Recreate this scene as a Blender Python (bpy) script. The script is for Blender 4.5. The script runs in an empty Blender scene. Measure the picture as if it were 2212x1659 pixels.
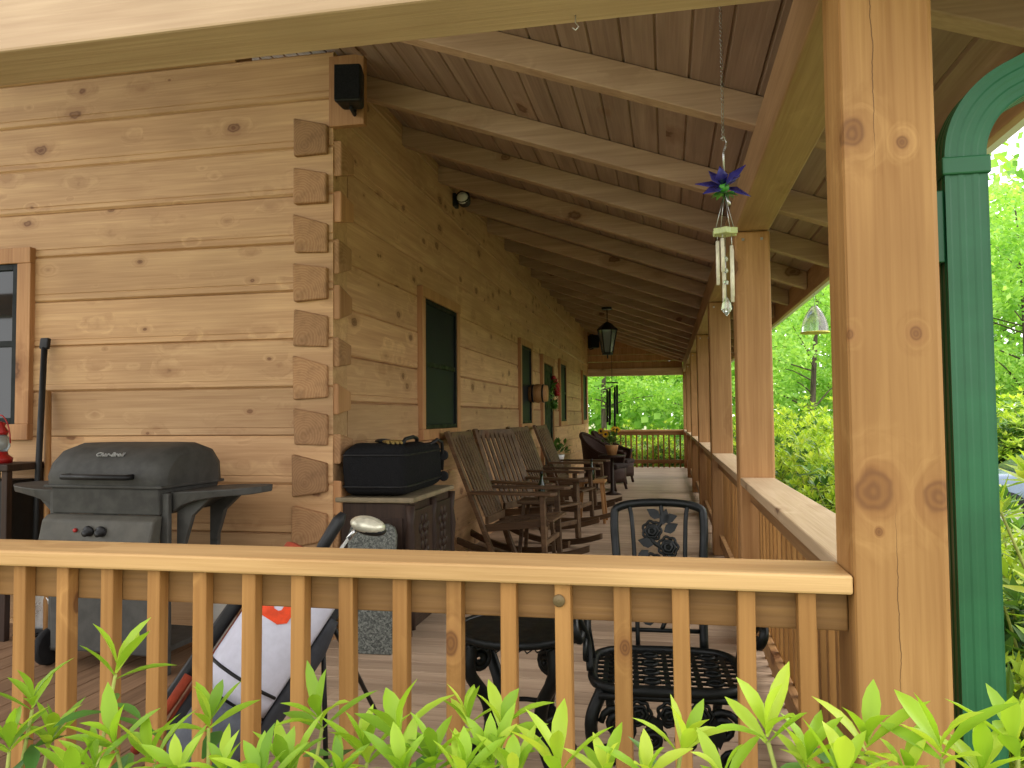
import bpy, bmesh, math, random
from mathutils import Vector, Matrix
R=math.radians; sin=math.sin; cos=math.cos; PI=math.pi
sc=bpy.context.scene; C=sc.collection
rng=random.Random(7)
# ------------------------------------------------------------------ camera
ZC=1.27; F=1660.; CX,CY=1106.,829.5
th=R(11.37); ph=R(2.42); ro=.009
fw=Vector((-sin(th)*cos(ph),cos(th)*cos(ph),sin(ph)))
r0=Vector((cos(th),sin(th),0)); u0=r0.cross(fw)
RT=r0*cos(ro)-u0*sin(ro); UP=u0*cos(ro)+r0*sin(ro)
EYE=Vector((0,0,ZC))
def ray(px,py): return fw+RT*((px-CX)/F)-UP*((py-CY)/F)
def atX(px,py,X): r=ray(px,py); return EYE+r*(X/r.x)
def atY(px,py,Y): r=ray(px,py); return EYE+r*(Y/r.y)
def atZ(px,py,Z): r=ray(px,py); return EYE+r*((Z-ZC)/r.z)
cam=bpy.data.cameras.new('camera'); co_=bpy.data.objects.new('camera',cam); C.objects.link(co_)
M=Matrix.Identity(4)
for i in range(3):
    M[i][0]=RT[i]; M[i][1]=UP[i]; M[i][2]=-fw[i]; M[i][3]=EYE[i]
co_.matrix_world=M
cam.sensor_width=36; cam.lens=36*F/2212; cam.clip_end=1000; cam.clip_start=.05
sc.camera=co_
# ------------------------------------------------------------------ mesh helpers
class MB:
    def __init__(s,M=None): s.v=[];s.f=[];s.s=[];s.M=M if M is not None else Matrix()
    def add(s,vs,fs,sm=False):
        b=len(s.v); Mx=s.M
        s.v+=[tuple(Mx@Vector(v)) for v in vs]
        s.f+=[[b+i for i in f] for f in fs]; s.s+=[sm]*len(fs); return s
    def box(s,x0,x1,y0,y1,z0,z1):
        vs=[(x,y,z) for z in (z0,z1) for y in (y0,y1) for x in (x0,x1)]
        return s.add(vs,[(0,2,3,1),(4,5,7,6),(0,1,5,4),(2,6,7,3),(0,4,6,2),(1,3,7,5)])
    def bar(s,p,q,w,h,up=(0,0,1)):
        p=Vector(p);q=Vector(q);d=(q-p).normalized();u=Vector(up)
        sd=d.cross(u)
        if sd.length<1e-4: sd=d.cross(Vector((1,0,0)))
        sd.normalize();u=sd.cross(d)
        vs=[c+sd*(a*w/2)+u*(b*h/2) for c in (p,q) for b in (-1,1) for a in (-1,1)]
        return s.add(vs,[(0,2,3,1),(4,5,7,6),(0,1,5,4),(2,6,7,3),(0,4,6,2),(1,3,7,5)])
    def tube(s,pts,r,n=8,cap=True,closed=False):
        pts=[Vector(p) for p in pts]; k=len(pts)
        rs=r if isinstance(r,(list,tuple)) else [r]*k
        vs=[];fs=[];pn=None
        for i,p in enumerate(pts):
            if closed: t=pts[(i+1)%k]-pts[i-1]
            else: t=pts[min(i+1,k-1)]-pts[max(i-1,0)]
            t.normalize()
            if pn is None:
                a=Vector((0,0,1)) if abs(t.z)<.9 else Vector((1,0,0))
                pn=t.cross(a).normalized()
            else:
                pn=(pn-t*pn.dot(t))
                if pn.length<1e-5: pn=t.orthogonal()
                pn.normalize()
            b=t.cross(pn)
            for j in range(n):
                A=2*PI*j/n; vs.append(p+(pn*cos(A)+b*sin(A))*rs[i])
        m=k if closed else k-1
        for i in range(m):
            i2=(i+1)%k
            for j in range(n):
                j2=(j+1)%n; fs.append((i*n+j,i*n+j2,i2*n+j2,i2*n+j))
        s.add(vs,fs,True)
        if cap and not closed: 
            b=len(s.v)-k*n
            s.f+= [[b+j for j in range(n)][::-1],[b+(k-1)*n+j for j in range(n)]]; s.s+=[False,False]
        return s
    def lathe(s,prof,n=16,c=(0,0,0),Mx=None,sm=True):
        vs=[];fs=[];c=Vector(c);k=len(prof)
        for r,z in prof:
            for j in range(n):
                A=2*PI*j/n; v=Vector((r*cos(A),r*sin(A),z))
                if Mx is not None: v=Mx@v
                vs.append(v+c)
        for i in range(k-1):
            for j in range(n):
                j2=(j+1)%n; fs.append((i*n+j,i*n+j2,(i+1)*n+j2,(i+1)*n+j))
        s.add(vs,fs,sm)
        b=len(s.v)-k*n
        s.f+=[[b+j for j in range(n)][::-1],[b+(k-1)*n+j for j in range(n)]]; s.s+=[False,False]
        return s
    def prism(s,poly,ax,t0,t1):
        def mk(a,b,t): return (t,a,b) if ax=='x' else ((a,t,b) if ax=='y' else (a,b,t))
        k=len(poly)
        vs=[mk(a,b,t0) for a,b in poly]+[mk(a,b,t1) for a,b in poly]
        fs=[list(range(k)),list(range(k,2*k))[::-1]]+[(i,(i+1)%k,k+(i+1)%k,k+i) for i in range(k)]
        return s.add(vs,fs)
    def grid(s,fn,nu,nv,sm=True):
        vs=[fn(i/nu,j/nv) for i in range(nu+1) for j in range(nv+1)]
        fs=[(i*(nv+1)+j,(i+1)*(nv+1)+j,(i+1)*(nv+1)+j+1,i*(nv+1)+j+1) for i in range(nu) for j in range(nv)]
        return s.add(vs,fs,sm)
    def ball(s,c,r,n=10,sc_=(1,1,1)):
        m=max(5,n//2)
        vs=[];fs=[]
        for i in range(m+1):
            a=PI*i/m
            for j in range(n):
                A=2*PI*j/n
                vs.append((c[0]+r*sc_[0]*sin(a)*cos(A),c[1]+r*sc_[1]*sin(a)*sin(A),c[2]+r*sc_[2]*cos(a)))
        for i in range(m):
            for j in range(n):
                j2=(j+1)%n; fs.append((i*n+j,(i+1)*n+j,(i+1)*n+j2,i*n+j2))
        return s.add(vs,fs,True)
    def build(s,name,mat,parent=None,bevel=0,world=False,fix=True,solid=0):
        me=bpy.data.meshes.new(name); me.from_pydata(s.v,[],s.f)
        me.polygons.foreach_set('use_smooth',s.s); me.update()
        if fix:
            bm=bmesh.new(); bm.from_mesh(me); bmesh.ops.recalc_face_normals(bm,faces=bm.faces); bm.to_mesh(me); bm.free()
        me.materials.append(mat)
        return place(me,name,parent,bevel,world,solid)
def place(me,name,parent=None,bevel=0,world=False,solid=0,loc=None):
    o=bpy.data.objects.new(name,me); C.objects.link(o)
    if parent is not None:
        o.parent=parent
        if world: o.location=-parent.location
    if loc is not None: o.location=loc
    if solid:
        m=o.modifiers.new('Solid','SOLIDIFY'); m.thickness=solid; m.offset=0
    if bevel:
        m=o.modifiers.new('Bevel','BEVEL'); m.width=bevel; m.segments=2; m.limit_method='ANGLE'
    return o
def tag(o,label,cat,group=None,kind=None):
    if label: o['label']=label
    if cat: o['category']=cat
    if group: o['group']=group
    if kind: o['kind']=kind
    return o
def thing(name,label,cat,loc=(0,0,0),rz=0,group=None):
    o=bpy.data.objects.new(name,None); C.objects.link(o); o.location=loc; o.rotation_euler=(0,0,rz)
    o.empty_display_size=.1
    return tag(o,label,cat,group)
def copy_tree(o,parent=None,loc=None,rz=None,label=None,scale=None,group=None):
    c=o.copy(); C.objects.link(c)
    if parent is not None: c.parent=parent
    if loc is not None: c.location=loc
    if rz is not None: c.rotation_euler=(0,0,rz)
    if scale: c.scale=scale
    if label: c['label']=label
    if group: c['group']=group
    for ch in [x for x in bpy.data.objects if x.parent==o]: copy_tree(ch,c)
    return c
# ------------------------------------------------------------------ material helpers
def lin(u):
    u/=255.; return u/12.92 if u<=.04045 else ((u+.055)/1.055)**2.4
def col(r,g,b): return (lin(r),lin(g),lin(b),1)
class G:
    def __init__(s,name,rough=.6,metal=0,spec=.4,base=None):
        s.m=bpy.data.materials.new(name); s.m.use_nodes=True; s.nt=s.m.node_tree
        s.b=s.nt.nodes['Principled BSDF']; s.out=s.nt.nodes['Material Output']
        s.b.inputs['Roughness'].default_value=rough; s.b.inputs['Metallic'].default_value=metal
        s.b.inputs['Specular IOR Level'].default_value=spec
        if base: s.b.inputs['Base Color'].default_value=base
    def set(s,sock,v):
        if isinstance(v,bpy.types.NodeSocket): s.nt.links.new(v,sock)
        else: sock.default_value=v
    def n(s,t,**kw):
        nd=s.nt.nodes.new(t)
        for k,v in kw.items():
            if k.startswith('p_'): setattr(nd,k[2:],v)
            else: s.set(nd.inputs[k.replace('_',' ')],v)
        return nd
    def math(s,op,a,b=0.,c=0.,clamp=False):
        nd=s.nt.nodes.new('ShaderNodeMath'); nd.operation=op; nd.use_clamp=clamp
        for i,v in enumerate((a,b,c)): s.set(nd.inputs[i],v)
        return nd.outputs[0]
    def vm(s,op,a,b=(0,0,0)):
        nd=s.nt.nodes.new('ShaderNodeVectorMath'); nd.operation=op
        s.set(nd.inputs[0],a); s.set(nd.inputs[1],b)
        return nd.outputs['Value'] if op in ('LENGTH','DISTANCE','DOT_PRODUCT') else nd.outputs[0]
    def mix(s,f,a,b,blend='MIX'):
        nd=s.nt.nodes.new('ShaderNodeMix'); nd.data_type='RGBA'; nd.blend_type=blend
        s.set(nd.inputs[0],f); s.set(nd.inputs[6],a); s.set(nd.inputs[7],b); return nd.outputs[2]
    def mr(s,v,a,b,c=0.,d=1.):
        nd=s.nt.nodes.new('ShaderNodeMapRange'); nd.interpolation_type='SMOOTHSTEP'
        for i,x in enumerate((v,a,b,c,d)): s.set(nd.inputs[i],x)
        return nd.outputs[0]
    def ramp(s,f,stops):
        nd=s.nt.nodes.new('ShaderNodeValToRGB'); e=nd.color_ramp.elements
        while len(e)<len(stops): e.new(.5)
        for el,(p,c) in zip(e,stops): el.position=p; el.color=c
        s.set(nd.inputs[0],f); return nd.outputs[0]
    def noise(s,v,scale=1.,detail=3.,rough=.5,dist=0.):
        nd=s.nt.nodes.new('ShaderNodeTexNoise')
        s.set(nd.inputs['Vector'],v)
        for k,x in (('Scale',scale),('Detail',detail),('Roughness',rough),('Distortion',dist)): s.set(nd.inputs[k],x)
        return nd.outputs[0]
    def obj(s): return s.n('ShaderNodeTexCoord').outputs['Object']
    def rnd(s): return s.n('ShaderNodeObjectInfo').outputs['Random']
    def sep(s,v): return s.n('ShaderNodeSeparateXYZ',Vector=v).outputs
    def comb(s,x,y,z): return s.n('ShaderNodeCombineXYZ',X=x,Y=y,Z=z).outputs[0]
    def base(s,c): s.set(s.b.inputs['Base Color'],c)
    def bump(s,h,st=.2,dist=.01):
        nd=s.n('ShaderNodeBump',Strength=st,Distance=dist,Height=h); s.nt.links.new(nd.outputs[0],s.b.inputs['Normal'])
def wood(name,dark,light,axis,ks=4.,kn=.8,rough=.55,course=None,klist=None,gs=1.,bump=.25,vary=.14,crack=None,knot=(70,40,22),spec=.25,blotch=.3,kst=.85,ksz=(.13,.05)):
    g=G(name,rough,spec=spec); co=g.obj(); rnd=g.rnd()
    off=g.math('MULTIPLY',rnd,53.); hue=rnd; xyz=g.sep(co)
    if course:
        ax,o,size=course
        cid=g.math('FLOOR',g.math('DIVIDE',g.math('SUBTRACT',xyz[ax],o),size))
        wn=g.n('ShaderNodeTexWhiteNoise',p_noise_dimensions='1D',W=cid).outputs['Value']
        off=g.math('ADD',off,g.math('MULTIPLY',wn,91.)); hue=wn
    p=g.vm('ADD',co,g.comb(off,off,off))
    wob=g.noise(p,24.,1.)
    if klist is not None:
        dn=None
        for (c,r) in klist:
            d=g.math('DIVIDE',g.vm('LENGTH',g.vm('MULTIPLY',g.vm('SUBTRACT',co,tuple(c)),(1.,.5,.8))),r)
            dn=d if dn is None else g.math('MINIMUM',dn,d)
        dn=g.math('ADD',dn,g.math('MULTIPLY',g.math('SUBTRACT',wob,.5),.6))
    else:
        sv=[ks]*3; sv[axis]*=.6
        vo=g.n('ShaderNodeTexVoronoi',Vector=g.vm('MULTIPLY',p,tuple(sv)),Scale=1.)
        cr=g.n('ShaderNodeSeparateColor',Color=vo.outputs['Color']).outputs
        siz=g.math('MULTIPLY_ADD',cr[1],ksz[0],ksz[1])
        dn=g.math('ADD',g.math('DIVIDE',vo.outputs['Distance'],siz),g.math('MULTIPLY',g.math('GREATER_THAN',cr[0],kn),20.))
        dn=g.math('ADD',dn,g.math('MULTIPLY',g.math('SUBTRACT',wob,.5),.8))
    wide=g.mr(dn,.3,3.6,1.,0.)
    s1=[13.*gs]*3; s1[axis]=.8*gs
    s2=[85.*gs]*3; s2[axis]=2.2*gs
    wv=g.math('MULTIPLY',wide,1.3)
    n1=g.noise(g.vm('ADD',g.vm('MULTIPLY',p,tuple(s1)),g.comb(wv,wv,wv)),1.,4.,.55,.7)
    n2=g.noise(g.vm('MULTIPLY',p,tuple(s2)),1.,2.,.5,.2)
    t=g.math('ADD',g.math('MULTIPLY',n1,.65),g.math('MULTIPLY',n2,.35))
    c=g.ramp(t,[(.3,dark),(.5,tuple((a+b)/2 for a,b in zip(dark,light))),(.68,light)])
    bl=g.noise(p,1.3,2.,.6)
    c=g.mix(g.mr(bl,.35,.75,0.,blotch),c,tuple(x*.66 for x in dark[:3])+(1,),'MIX')
    v=g.math('ADD',1-vary,g.math('MULTIPLY',hue,2*vary))
    c=g.mix(1.,c,g.comb(v,v,g.math('MULTIPLY',v,.98)),'MULTIPLY')
    ring=g.math('MULTIPLY_ADD',g.math('SINE',g.math('MULTIPLY',dn,13.)),.5,.5)
    kc=g.mix(g.math('MULTIPLY',ring,.7),col(*knot),tuple(x*.8 for x in dark[:3])+(1,))
    c=g.mix(g.mr(dn,.75,1.2,kst,0.),c,kc)
    c=g.mix(g.mr(dn,.9,2.4,.28,0.),c,col(126,80,46))
    if crack:
        for (xc,z0,z1) in crack:
            wx=g.math('MULTIPLY',g.math('SUBTRACT',g.noise(g.comb(0.,xc*10,xyz[2]),9.,4.,.65),.5),.02)
            dx=g.math('ABSOLUTE',g.math('SUBTRACT',g.math('SUBTRACT',xyz[0],xc),wx))
            w=g.math('MULTIPLY',g.mr(xyz[2],z0,z0+.25),g.mr(xyz[2],z1-.25,z1,1.,0.))
            c=g.mix(g.math('MULTIPLY',g.math('LESS_THAN',dx,g.math('MULTIPLY',w,.0011)),.7),c,col(60,34,18))
    g.base(c)
    if bump: g.bump(n2,bump,.006)
    return g.m
def plain(name,c,rough=.5,metal=0,spec=.4,var=.15,scale=30.,bump=0.):
    g=G(name,rough,metal,spec); p=g.obj(); nz=g.noise(p,scale,4.,.6)
    g.base(g.mix(g.mr(nz,.3,.7),tuple(x*(1-var) for x in c[:3])+(1,),tuple(min(1,x*(1+var)) for x in c[:3])+(1,)))
    nr=g.noise(p,scale*.3,3.); g.set(g.b.inputs['Roughness'],g.mr(nr,.3,.7,max(.03,rough-.08),min(1,rough+.1)))
    if bump: g.bump(nz,bump,.004)
    return g.m
def leafmat(name,stops,trans=.35,rough=.45,cl=2.):
    g=G(name,rough,spec=.3)
    isl=g.n('ShaderNodeNewGeometry').outputs['Random Per Island']
    nz=g.noise(g.obj(),cl,1.)
    f=g.math('ADD',g.math('MULTIPLY',isl,.6),g.math('MULTIPLY',g.mr(nz,.3,.7),.4))
    c=g.ramp(f,stops); g.base(c)
    tr=g.n('ShaderNodeBsdfTranslucent',Color=g.mix(1.,c,(1.25,1.2,.55,1),'MULTIPLY'))
    ms=g.n('ShaderNodeMixShader'); ms.inputs[0].default_value=trans
    g.nt.links.new(g.b.outputs[0],ms.inputs[1]); g.nt.links.new(tr.outputs[0],ms.inputs[2]); g.nt.links.new(ms.outputs[0],g.out.inputs[0])
    return g.m
# materials
HL=.2845; OF,OS=.031,-.056
WD,WL=col(168,128,90),col(206,168,124)
m_wallx=wood('log_front',WD,WL,0,ks=6.5,kn=1.,course=(2,OF,HL),vary=.16,knot=(88,54,34),ksz=(.18,.03))
m_wally=wood('log_side',col(172,130,94),col(208,168,126),1,ks=6.,kn=1.,course=(2,OS,HL),vary=.16,knot=(88,54,34),ksz=(.18,.03))
m_trim=wood('trim_wood',col(154,108,70),col(192,146,102),2,kn=.3,ks=3.)
m_ceil=wood('ceiling_boards',col(134,108,94),col(168,142,126),1,ks=3.5,kn=.35,course=(0,-6.,.14),vary=.12)
m_raft=wood('rafter_wood',col(152,122,98),col(188,158,132),0,ks=4.,kn=.8)
m_beamy=wood('beam_wood_long',col(154,116,80),col(192,154,114),1,ks=3.5,kn=.8)
m_beamx=wood('beam_wood_cross',col(180,148,120),col(214,184,154),0,ks=3.5,kn=.7)
m_post=wood('post_wood',col(148,106,64),col(188,144,96),2,ks=4.,kn=.8)
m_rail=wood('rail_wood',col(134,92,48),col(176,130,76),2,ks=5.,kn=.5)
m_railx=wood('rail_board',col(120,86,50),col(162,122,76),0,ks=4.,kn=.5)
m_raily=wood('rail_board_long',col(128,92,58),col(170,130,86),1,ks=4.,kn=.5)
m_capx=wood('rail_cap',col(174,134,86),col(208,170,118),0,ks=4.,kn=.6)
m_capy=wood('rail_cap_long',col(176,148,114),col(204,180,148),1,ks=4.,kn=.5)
m_deckx=wood('deck_cross',col(150,126,106),col(192,168,144),0,ks=3.,kn=.3,course=(1,1.7,.145),rough=.6)
m_decky=wood('deck_long',col(114,86,64),col(154,122,94),1,ks=3.,kn=.3,course=(0,-8.,.145),rough=.65)
g=G('end_grain',.75,spec=.2); p=g.vm('ADD',g.obj(),g.comb(g.math('MULTIPLY',g.rnd(),.06),g.math('MULTIPLY',g.rnd(),.03),g.math('MULTIPLY',g.rnd(),.07)))
rr=g.vm('LENGTH',g.vm('ADD',p,g.vm('MULTIPLY',g.comb(g.noise(p,6.),g.noise(p,7.),g.noise(p,8.)),(.06,.06,.06))))
rg=g.math('MULTIPLY_ADD',g.math('SINE',g.math('MULTIPLY',rr,420.)),.5,.5)
cc=g.mix(g.math('MULTIPLY',rg,.5),col(154,116,80),col(178,140,102)); cc=g.mix(g.mr(g.noise(p,11.,5.,.65),.42,.8,0.,.7),cc,col(108,80,56))
vv=g.math('MULTIPLY_ADD',g.rnd(),.4,.8); cc=g.mix(1.,cc,g.comb(vv,vv,vv),'MULTIPLY'); g.base(cc); g.bump(g.noise(p,30.,4.),.3,.008); m_end=g.m
m_rock=wood('rocker_wood',col(66,49,36),col(116,91,66),0,ks=5.,kn=.2,vary=.2)
m_stool=wood('stool_wood',col(150,105,60),col(190,145,95),2,kn=.2)
m_dark=wood('dark_cabinet_wood',col(38,27,22),col(68,50,39),2,kn=.1,vary=.1)
m_black=plain('black_plastic',col(27,27,27),.5,spec=.3)
m_blackcast=plain('black_cast_metal',col(12,15,14),.45,.0,.25,.3,60.,.3)
m_fabric=plain('black_fabric',col(27,27,28),.9,0,.1,.3,200.,.4)
m_char=plain('charcoal_enamel',col(60,59,55),.6,.0,.28,.22,12.)
m_grey=plain('grey_plastic',col(64,63,59),.6,var=.2,scale=14.)
m_lgrey=plain('panel_grey',col(72,69,61),.6,var=.18,scale=12.)
m_steel=plain('brushed_steel',col(190,190,188),.28,.9)
m_white=plain('white_plastic',col(215,215,208),.45,var=.04)
m_red=plain('red_paint',col(150,28,24),.4)
m_rust=plain('rust_cloth',col(150,60,34),.8)
m_green=plain('green_enamel',col(28,86,52),.42,.0,.4,.14,5.)
m_dgreen=plain('dark_sash',col(14,19,18),.5,spec=.2)
m_cream=plain('tan_slab',col(132,118,92),.6,var=.18,scale=12.)
m_yellow=plain('yellow_petals',col(225,175,30),.6)
m_flowerblue=plain('blue_violet_enamel',col(62,58,140),.3,.1)
m_leafenamel=plain('green_enamel_leaf',col(80,160,56),.35)
m_glovec=plain('yellow_glove',col(140,116,60),.7)
g=G('speckled_granite',.5); v=g.n('ShaderNodeTexVoronoi',Vector=g.obj(),Scale=130.); cs=g.n('ShaderNodeSeparateColor',Color=v.outputs['Color']).outputs[0]
g.base(g.ramp(g.math('MULTIPLY_ADD',g.noise(g.obj(),60.,4.,.7),.6,g.math('MULTIPLY',cs,.4)),[(.3,col(52,54,50)),(.5,col(86,89,82)),(.72,col(122,124,116))])); m_stone=g.m
g=G('window_screen',.5,spec=.12); wv=g.noise(g.obj(),3.,2.); g.base(g.mix(wv,col(20,25,27),col(36,42,45))); m_pane=g.m
g=G('car_glass',.08,spec=.5,base=col(50,60,68)); m_carglass=g.m
g=G('clear_glass',.05,spec=.5,base=(.9,.97,.92,1)); g.b.inputs['Transmission Weight'].default_value=.85; m_glass=g.m
g=G('green_bottle_glass',.08,spec=.6,base=col(20,48,24)); g.b.inputs['Transmission Weight'].default_value=.4; m_bottle=g.m
g=G('wicker',.6,spec=.3); xyz=g.sep(g.obj()); w1=g.math('SINE',g.math('MULTIPLY',xyz[2],260.)); w2=g.math('SINE',g.math('MULTIPLY',g.math('ADD',xyz[0],xyz[1]),200.))
wv=g.math('MULTIPLY_ADD',g.math('MULTIPLY',w1,w2),.5,.5); g.base(g.mix(wv,col(28,17,12),col(76,48,34))); g.bump(wv,.8,.006); m_wicker=g.m
g=G('bark',.9,spec=.1); pp=g.vm('MULTIPLY',g.obj(),(9,9,1.6)); nb=g.noise(pp,1.5,5.,.65); g.base(g.ramp(nb,[(.3,col(50,44,38)),(.7,col(104,94,80))])); g.bump(nb,.6,.05); m_bark=g.m
m_stem=plain('bush_stem',col(140,148,70),.7)
m_young=leafmat('young_leaves',[(0,col(100,140,42)),(.5,col(150,186,54)),(1,col(198,214,82))],.42,.42)
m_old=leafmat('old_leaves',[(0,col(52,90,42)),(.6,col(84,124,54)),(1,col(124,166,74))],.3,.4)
m_hedge=leafmat('hedge_leaves',[(0,col(114,154,48)),(.5,col(168,198,70)),(1,col(214,224,102))],.45,.45)
m_tree=leafmat('tree_leaves',[(0,col(96,146,54)),(.5,col(142,192,78)),(1,col(188,224,118))],.5,.5,.5)
m_tree2=leafmat('tree_leaves_pale',[(0,col(116,166,72)),(.5,col(158,204,100)),(1,col(202,232,144))],.5,.5,.5)
g=G('lawn',.9,spec=.1); p=g.obj(); n1=g.noise(p,.25,4.); n2=g.noise(p,14.,4.,.7)
g.base(g.mix(g.mr(n1,.35,.65),g.mix(n2,col(106,116,78),col(150,158,116)),g.mix(n2,col(124,128,94),col(170,172,136)))); g.bump(n2,.6,.05); m_lawn=g.m
g=G('shingles',.9,spec=.1); br=g.n('ShaderNodeTexBrick',Vector=g.obj(),Scale=4.); br.inputs['Color1'].default_value=col(70,66,62); br.inputs['Color2'].default_value=col(92,86,80); br.inputs['Mortar'].default_value=col(40,38,36); g.base(br.outputs[0]); m_shingle=g.m
m_carpaint=plain('silver_blue_car_paint',col(110,124,142),.22,.4,.6,.03)
m_tyre=plain('tyre_rubber',col(24,24,25),.8)
g=G('lamp_glass',.2,base=col(150,160,160)); g.b.inputs['Transmission Weight'].default_value=.6; m_lampglass=g.m
# ------------------------------------------------------------------ world / light : bright hazy overcast
w=bpy.data.worlds.new('World'); sc.world=w; w.use_nodes=True; nt=w.node_tree
sky=nt.nodes.new('ShaderNodeTexSky'); sky.sky_type='NISHITA'; sky.sun_disc=False
SE,SA=R(46),R(72)
sky.sun_elevation=SE; sky.sun_rotation=SA; sky.air_density=1.; sky.dust_density=4.; sky.ozone_density=1.
tc=nt.nodes.new('ShaderNodeTexCoord'); nz=nt.nodes.new('ShaderNodeTexNoise'); nz.inputs['Scale'].default_value=1.6; nz.inputs['Detail'].default_value=5
nt.links.new(tc.outputs['Generated'],nz.inputs['Vector'])
rp=nt.nodes.new('ShaderNodeValToRGB'); rp.color_ramp.elements[0].position=.25; rp.color_ramp.elements[0].color=(.72,.72,.72,1); rp.color_ramp.elements[1].position=.6; rp.color_ramp.elements[1].color=(.97,.97,.97,1)
nt.links.new(nz.outputs[0],rp.inputs[0])
mx=nt.nodes.new('ShaderNodeMix'); mx.data_type='RGBA'; nt.links.new(rp.outputs[0],mx.inputs[0]); nt.links.new(sky.outputs[0],mx.inputs[6]); mx.inputs[7].default_value=(20.6,20.4,20.4,1)
bg=nt.nodes['Background']; bg.inputs[1].default_value=.15; nt.links.new(mx.outputs[2],bg.inputs[0])
sl=bpy.data.lights.new('sun','SUN'); sl.energy=2.4; sl.angle=R(40); sl.color=(1,.97,.92)
so=bpy.data.objects.new('sun',sl); C.objects.link(so)
sd=Vector((sin(SA)*cos(SE),cos(SA)*cos(SE),sin(SE)))
so.rotation_euler=(-sd).to_track_quat('-Z','Y').to_euler()
sc.view_settings.view_transform='Standard'; sc.view_settings.look='None'
# ------------------------------------------------------------------ setting
XW=-1.9; YW=4.17; YE=19.0; XP=.39; PW=.19
def gz(x,y):
    a=max(0,min(1,(max(x-2.2,0.8-y-6,y-21.5))/5)); return -.42-.22*a*a*(3-2*a)
xs=[-300,-120,-60,-30,-18,-10,-5,0,1,2,2.6,3.2,4,5,6,7.5,10,14,20,30,50,90,160,300]
ys=[-250,-100,-40,-15,-8,-5,-2,0,5,12,19,20.5,21.5,22.5,24,26,28,32,40,55,80,130,220,400]
mb=MB(); n=len(ys)
mb.add([(x,y,gz(x,y)) for x in xs for y in ys],[(i*n+j,(i+1)*n+j,(i+1)*n+j+1,i*n+j+1) for i in range(len(xs)-1) for j in range(n-1)],True)
tag(mb.build('ground',m_lawn),'mown green lawn around the log house','ground',kind='structure')
# deck
dk=bpy.data.objects.new('porch_deck',None); C.objects.link(dk); dk.location=(-.6,3,0); tag(dk,'weathered brown board deck of the wraparound porch','deck',kind='structure')
mb=MB(); y=1.7
while y<19.1:
    mb.box(XW,.62,y,y+.139,-.035,0); y+=.145
mb.build('deck_boards',m_deckx,dk,.003,True)
mb=MB(); x=-8.
while x+.14<XW:
    mb.box(x,x+.139,1.7,YW+.1,-.035,0); x+=.145
mb.build('deck_boards',m_decky,dk,.003,True)
mb=MB(); mb.box(-8,.66,1.64,1.695,-.3,-.002).box(.625,.66,1.7,19.15,-.3,-.002).box(-8,.6,1.8,19.1,-.38,-.3)
mb.build('rim_joist',m_railx,dk,.004,True)
# ------------------------------------------------------------------ house
house=thing('log_house','log house of honey coloured squared logs with dovetailed corner','house',(XW-2,YW,0))
def zc(x): return 3.45-.357*(x-XW)
mb=MB(); z0=OF-HL
while z0<4.6:
    z1=z0+HL; zz=max(z0,-.05); c=rng.uniform(.007,.014); dp=rng.uniform(.011,.022); l2=rng.uniform(.026,.044); d2=rng.uniform(.002,.006)
    xr=XW if z1<3.5 else XW-(z1-3.5)/.357
    yf=YW+rng.uniform(-.004,.004)
    mb.prism([(YW+.2,zz),(yf+dp,zz),(yf+.005,zz+c*.6),(yf,zz+c),(yf+.001,zz+l2),(yf+d2,zz+l2+.003),(yf+d2,zz+l2+.007),(yf,zz+l2+.010),(yf,z1-c),(yf+.005,z1-c*.6),(yf+dp,z1),(YW+.2,z1)],'x',-8,xr); z0=z1
mb.build('wall',m_wallx,house,0,True)
mb=MB(); z0=OS
while z0<3.4:
    z1=min(z0+HL,3.48); xf=XW+rng.uniform(-.004,.004); c=rng.uniform(.007,.014); dp=rng.uniform(.011,.022); l2=rng.uniform(.026,.044); d2=rng.uniform(.002,.006)
    mb.prism([(XW-.2,z0),(xf-dp,z0),(xf-.005,z0+c*.6),(xf,z0+c),(xf-.001,z0+l2),(xf-d2,z0+l2+.003),(xf-d2,z0+l2+.007),(xf,z0+l2+.01),(xf,z1-c),(xf-.005,z1-c*.6),(xf-dp,z1),(XW-.2,z1)],'y',YW+.205,YE); z0=z1
mb.build('wall',m_wally,house,0,True)
mb=MB(); mb.box(-8,XW-.25,YE-.2,YE,-.3,3.4); mb.build('wall',m_wallx,house,0,True)
mb=MB(); mb.box(-8,XW+.02,YW+.03,YE-.1,-.4,-.06); mb.build('foundation',plain('concrete',col(130,126,118),.9),house,0,True)
for k in range(-2,9):
    zz=.655+HL*k
    j=lambda a=.018: rng.uniform(-a,a)
    b=MB()
    b.prism([(-.122+j(.008),-.116+j()),(-.126+j(.008),.118+j()),(.088,.056+j()),(.088,-.106+j())],'y',-.034+j(.014),.12)
    o=b.build('log_end',m_end,house,.01); o.location=Vector((XW-.115,YW,zz))-house.location
    b=MB(); b.prism([(-.092,-.098+j()),(-.092,.10+j()),(.1,.066+j()),(.1,-.054+j())],'x',-.12,.038+j(.012))
    o=b.build('log_end',m_end if k%2==0 else m_trim,house,.01); o.location=Vector((XW,YW+.1,zz-.14))-house.location
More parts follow.
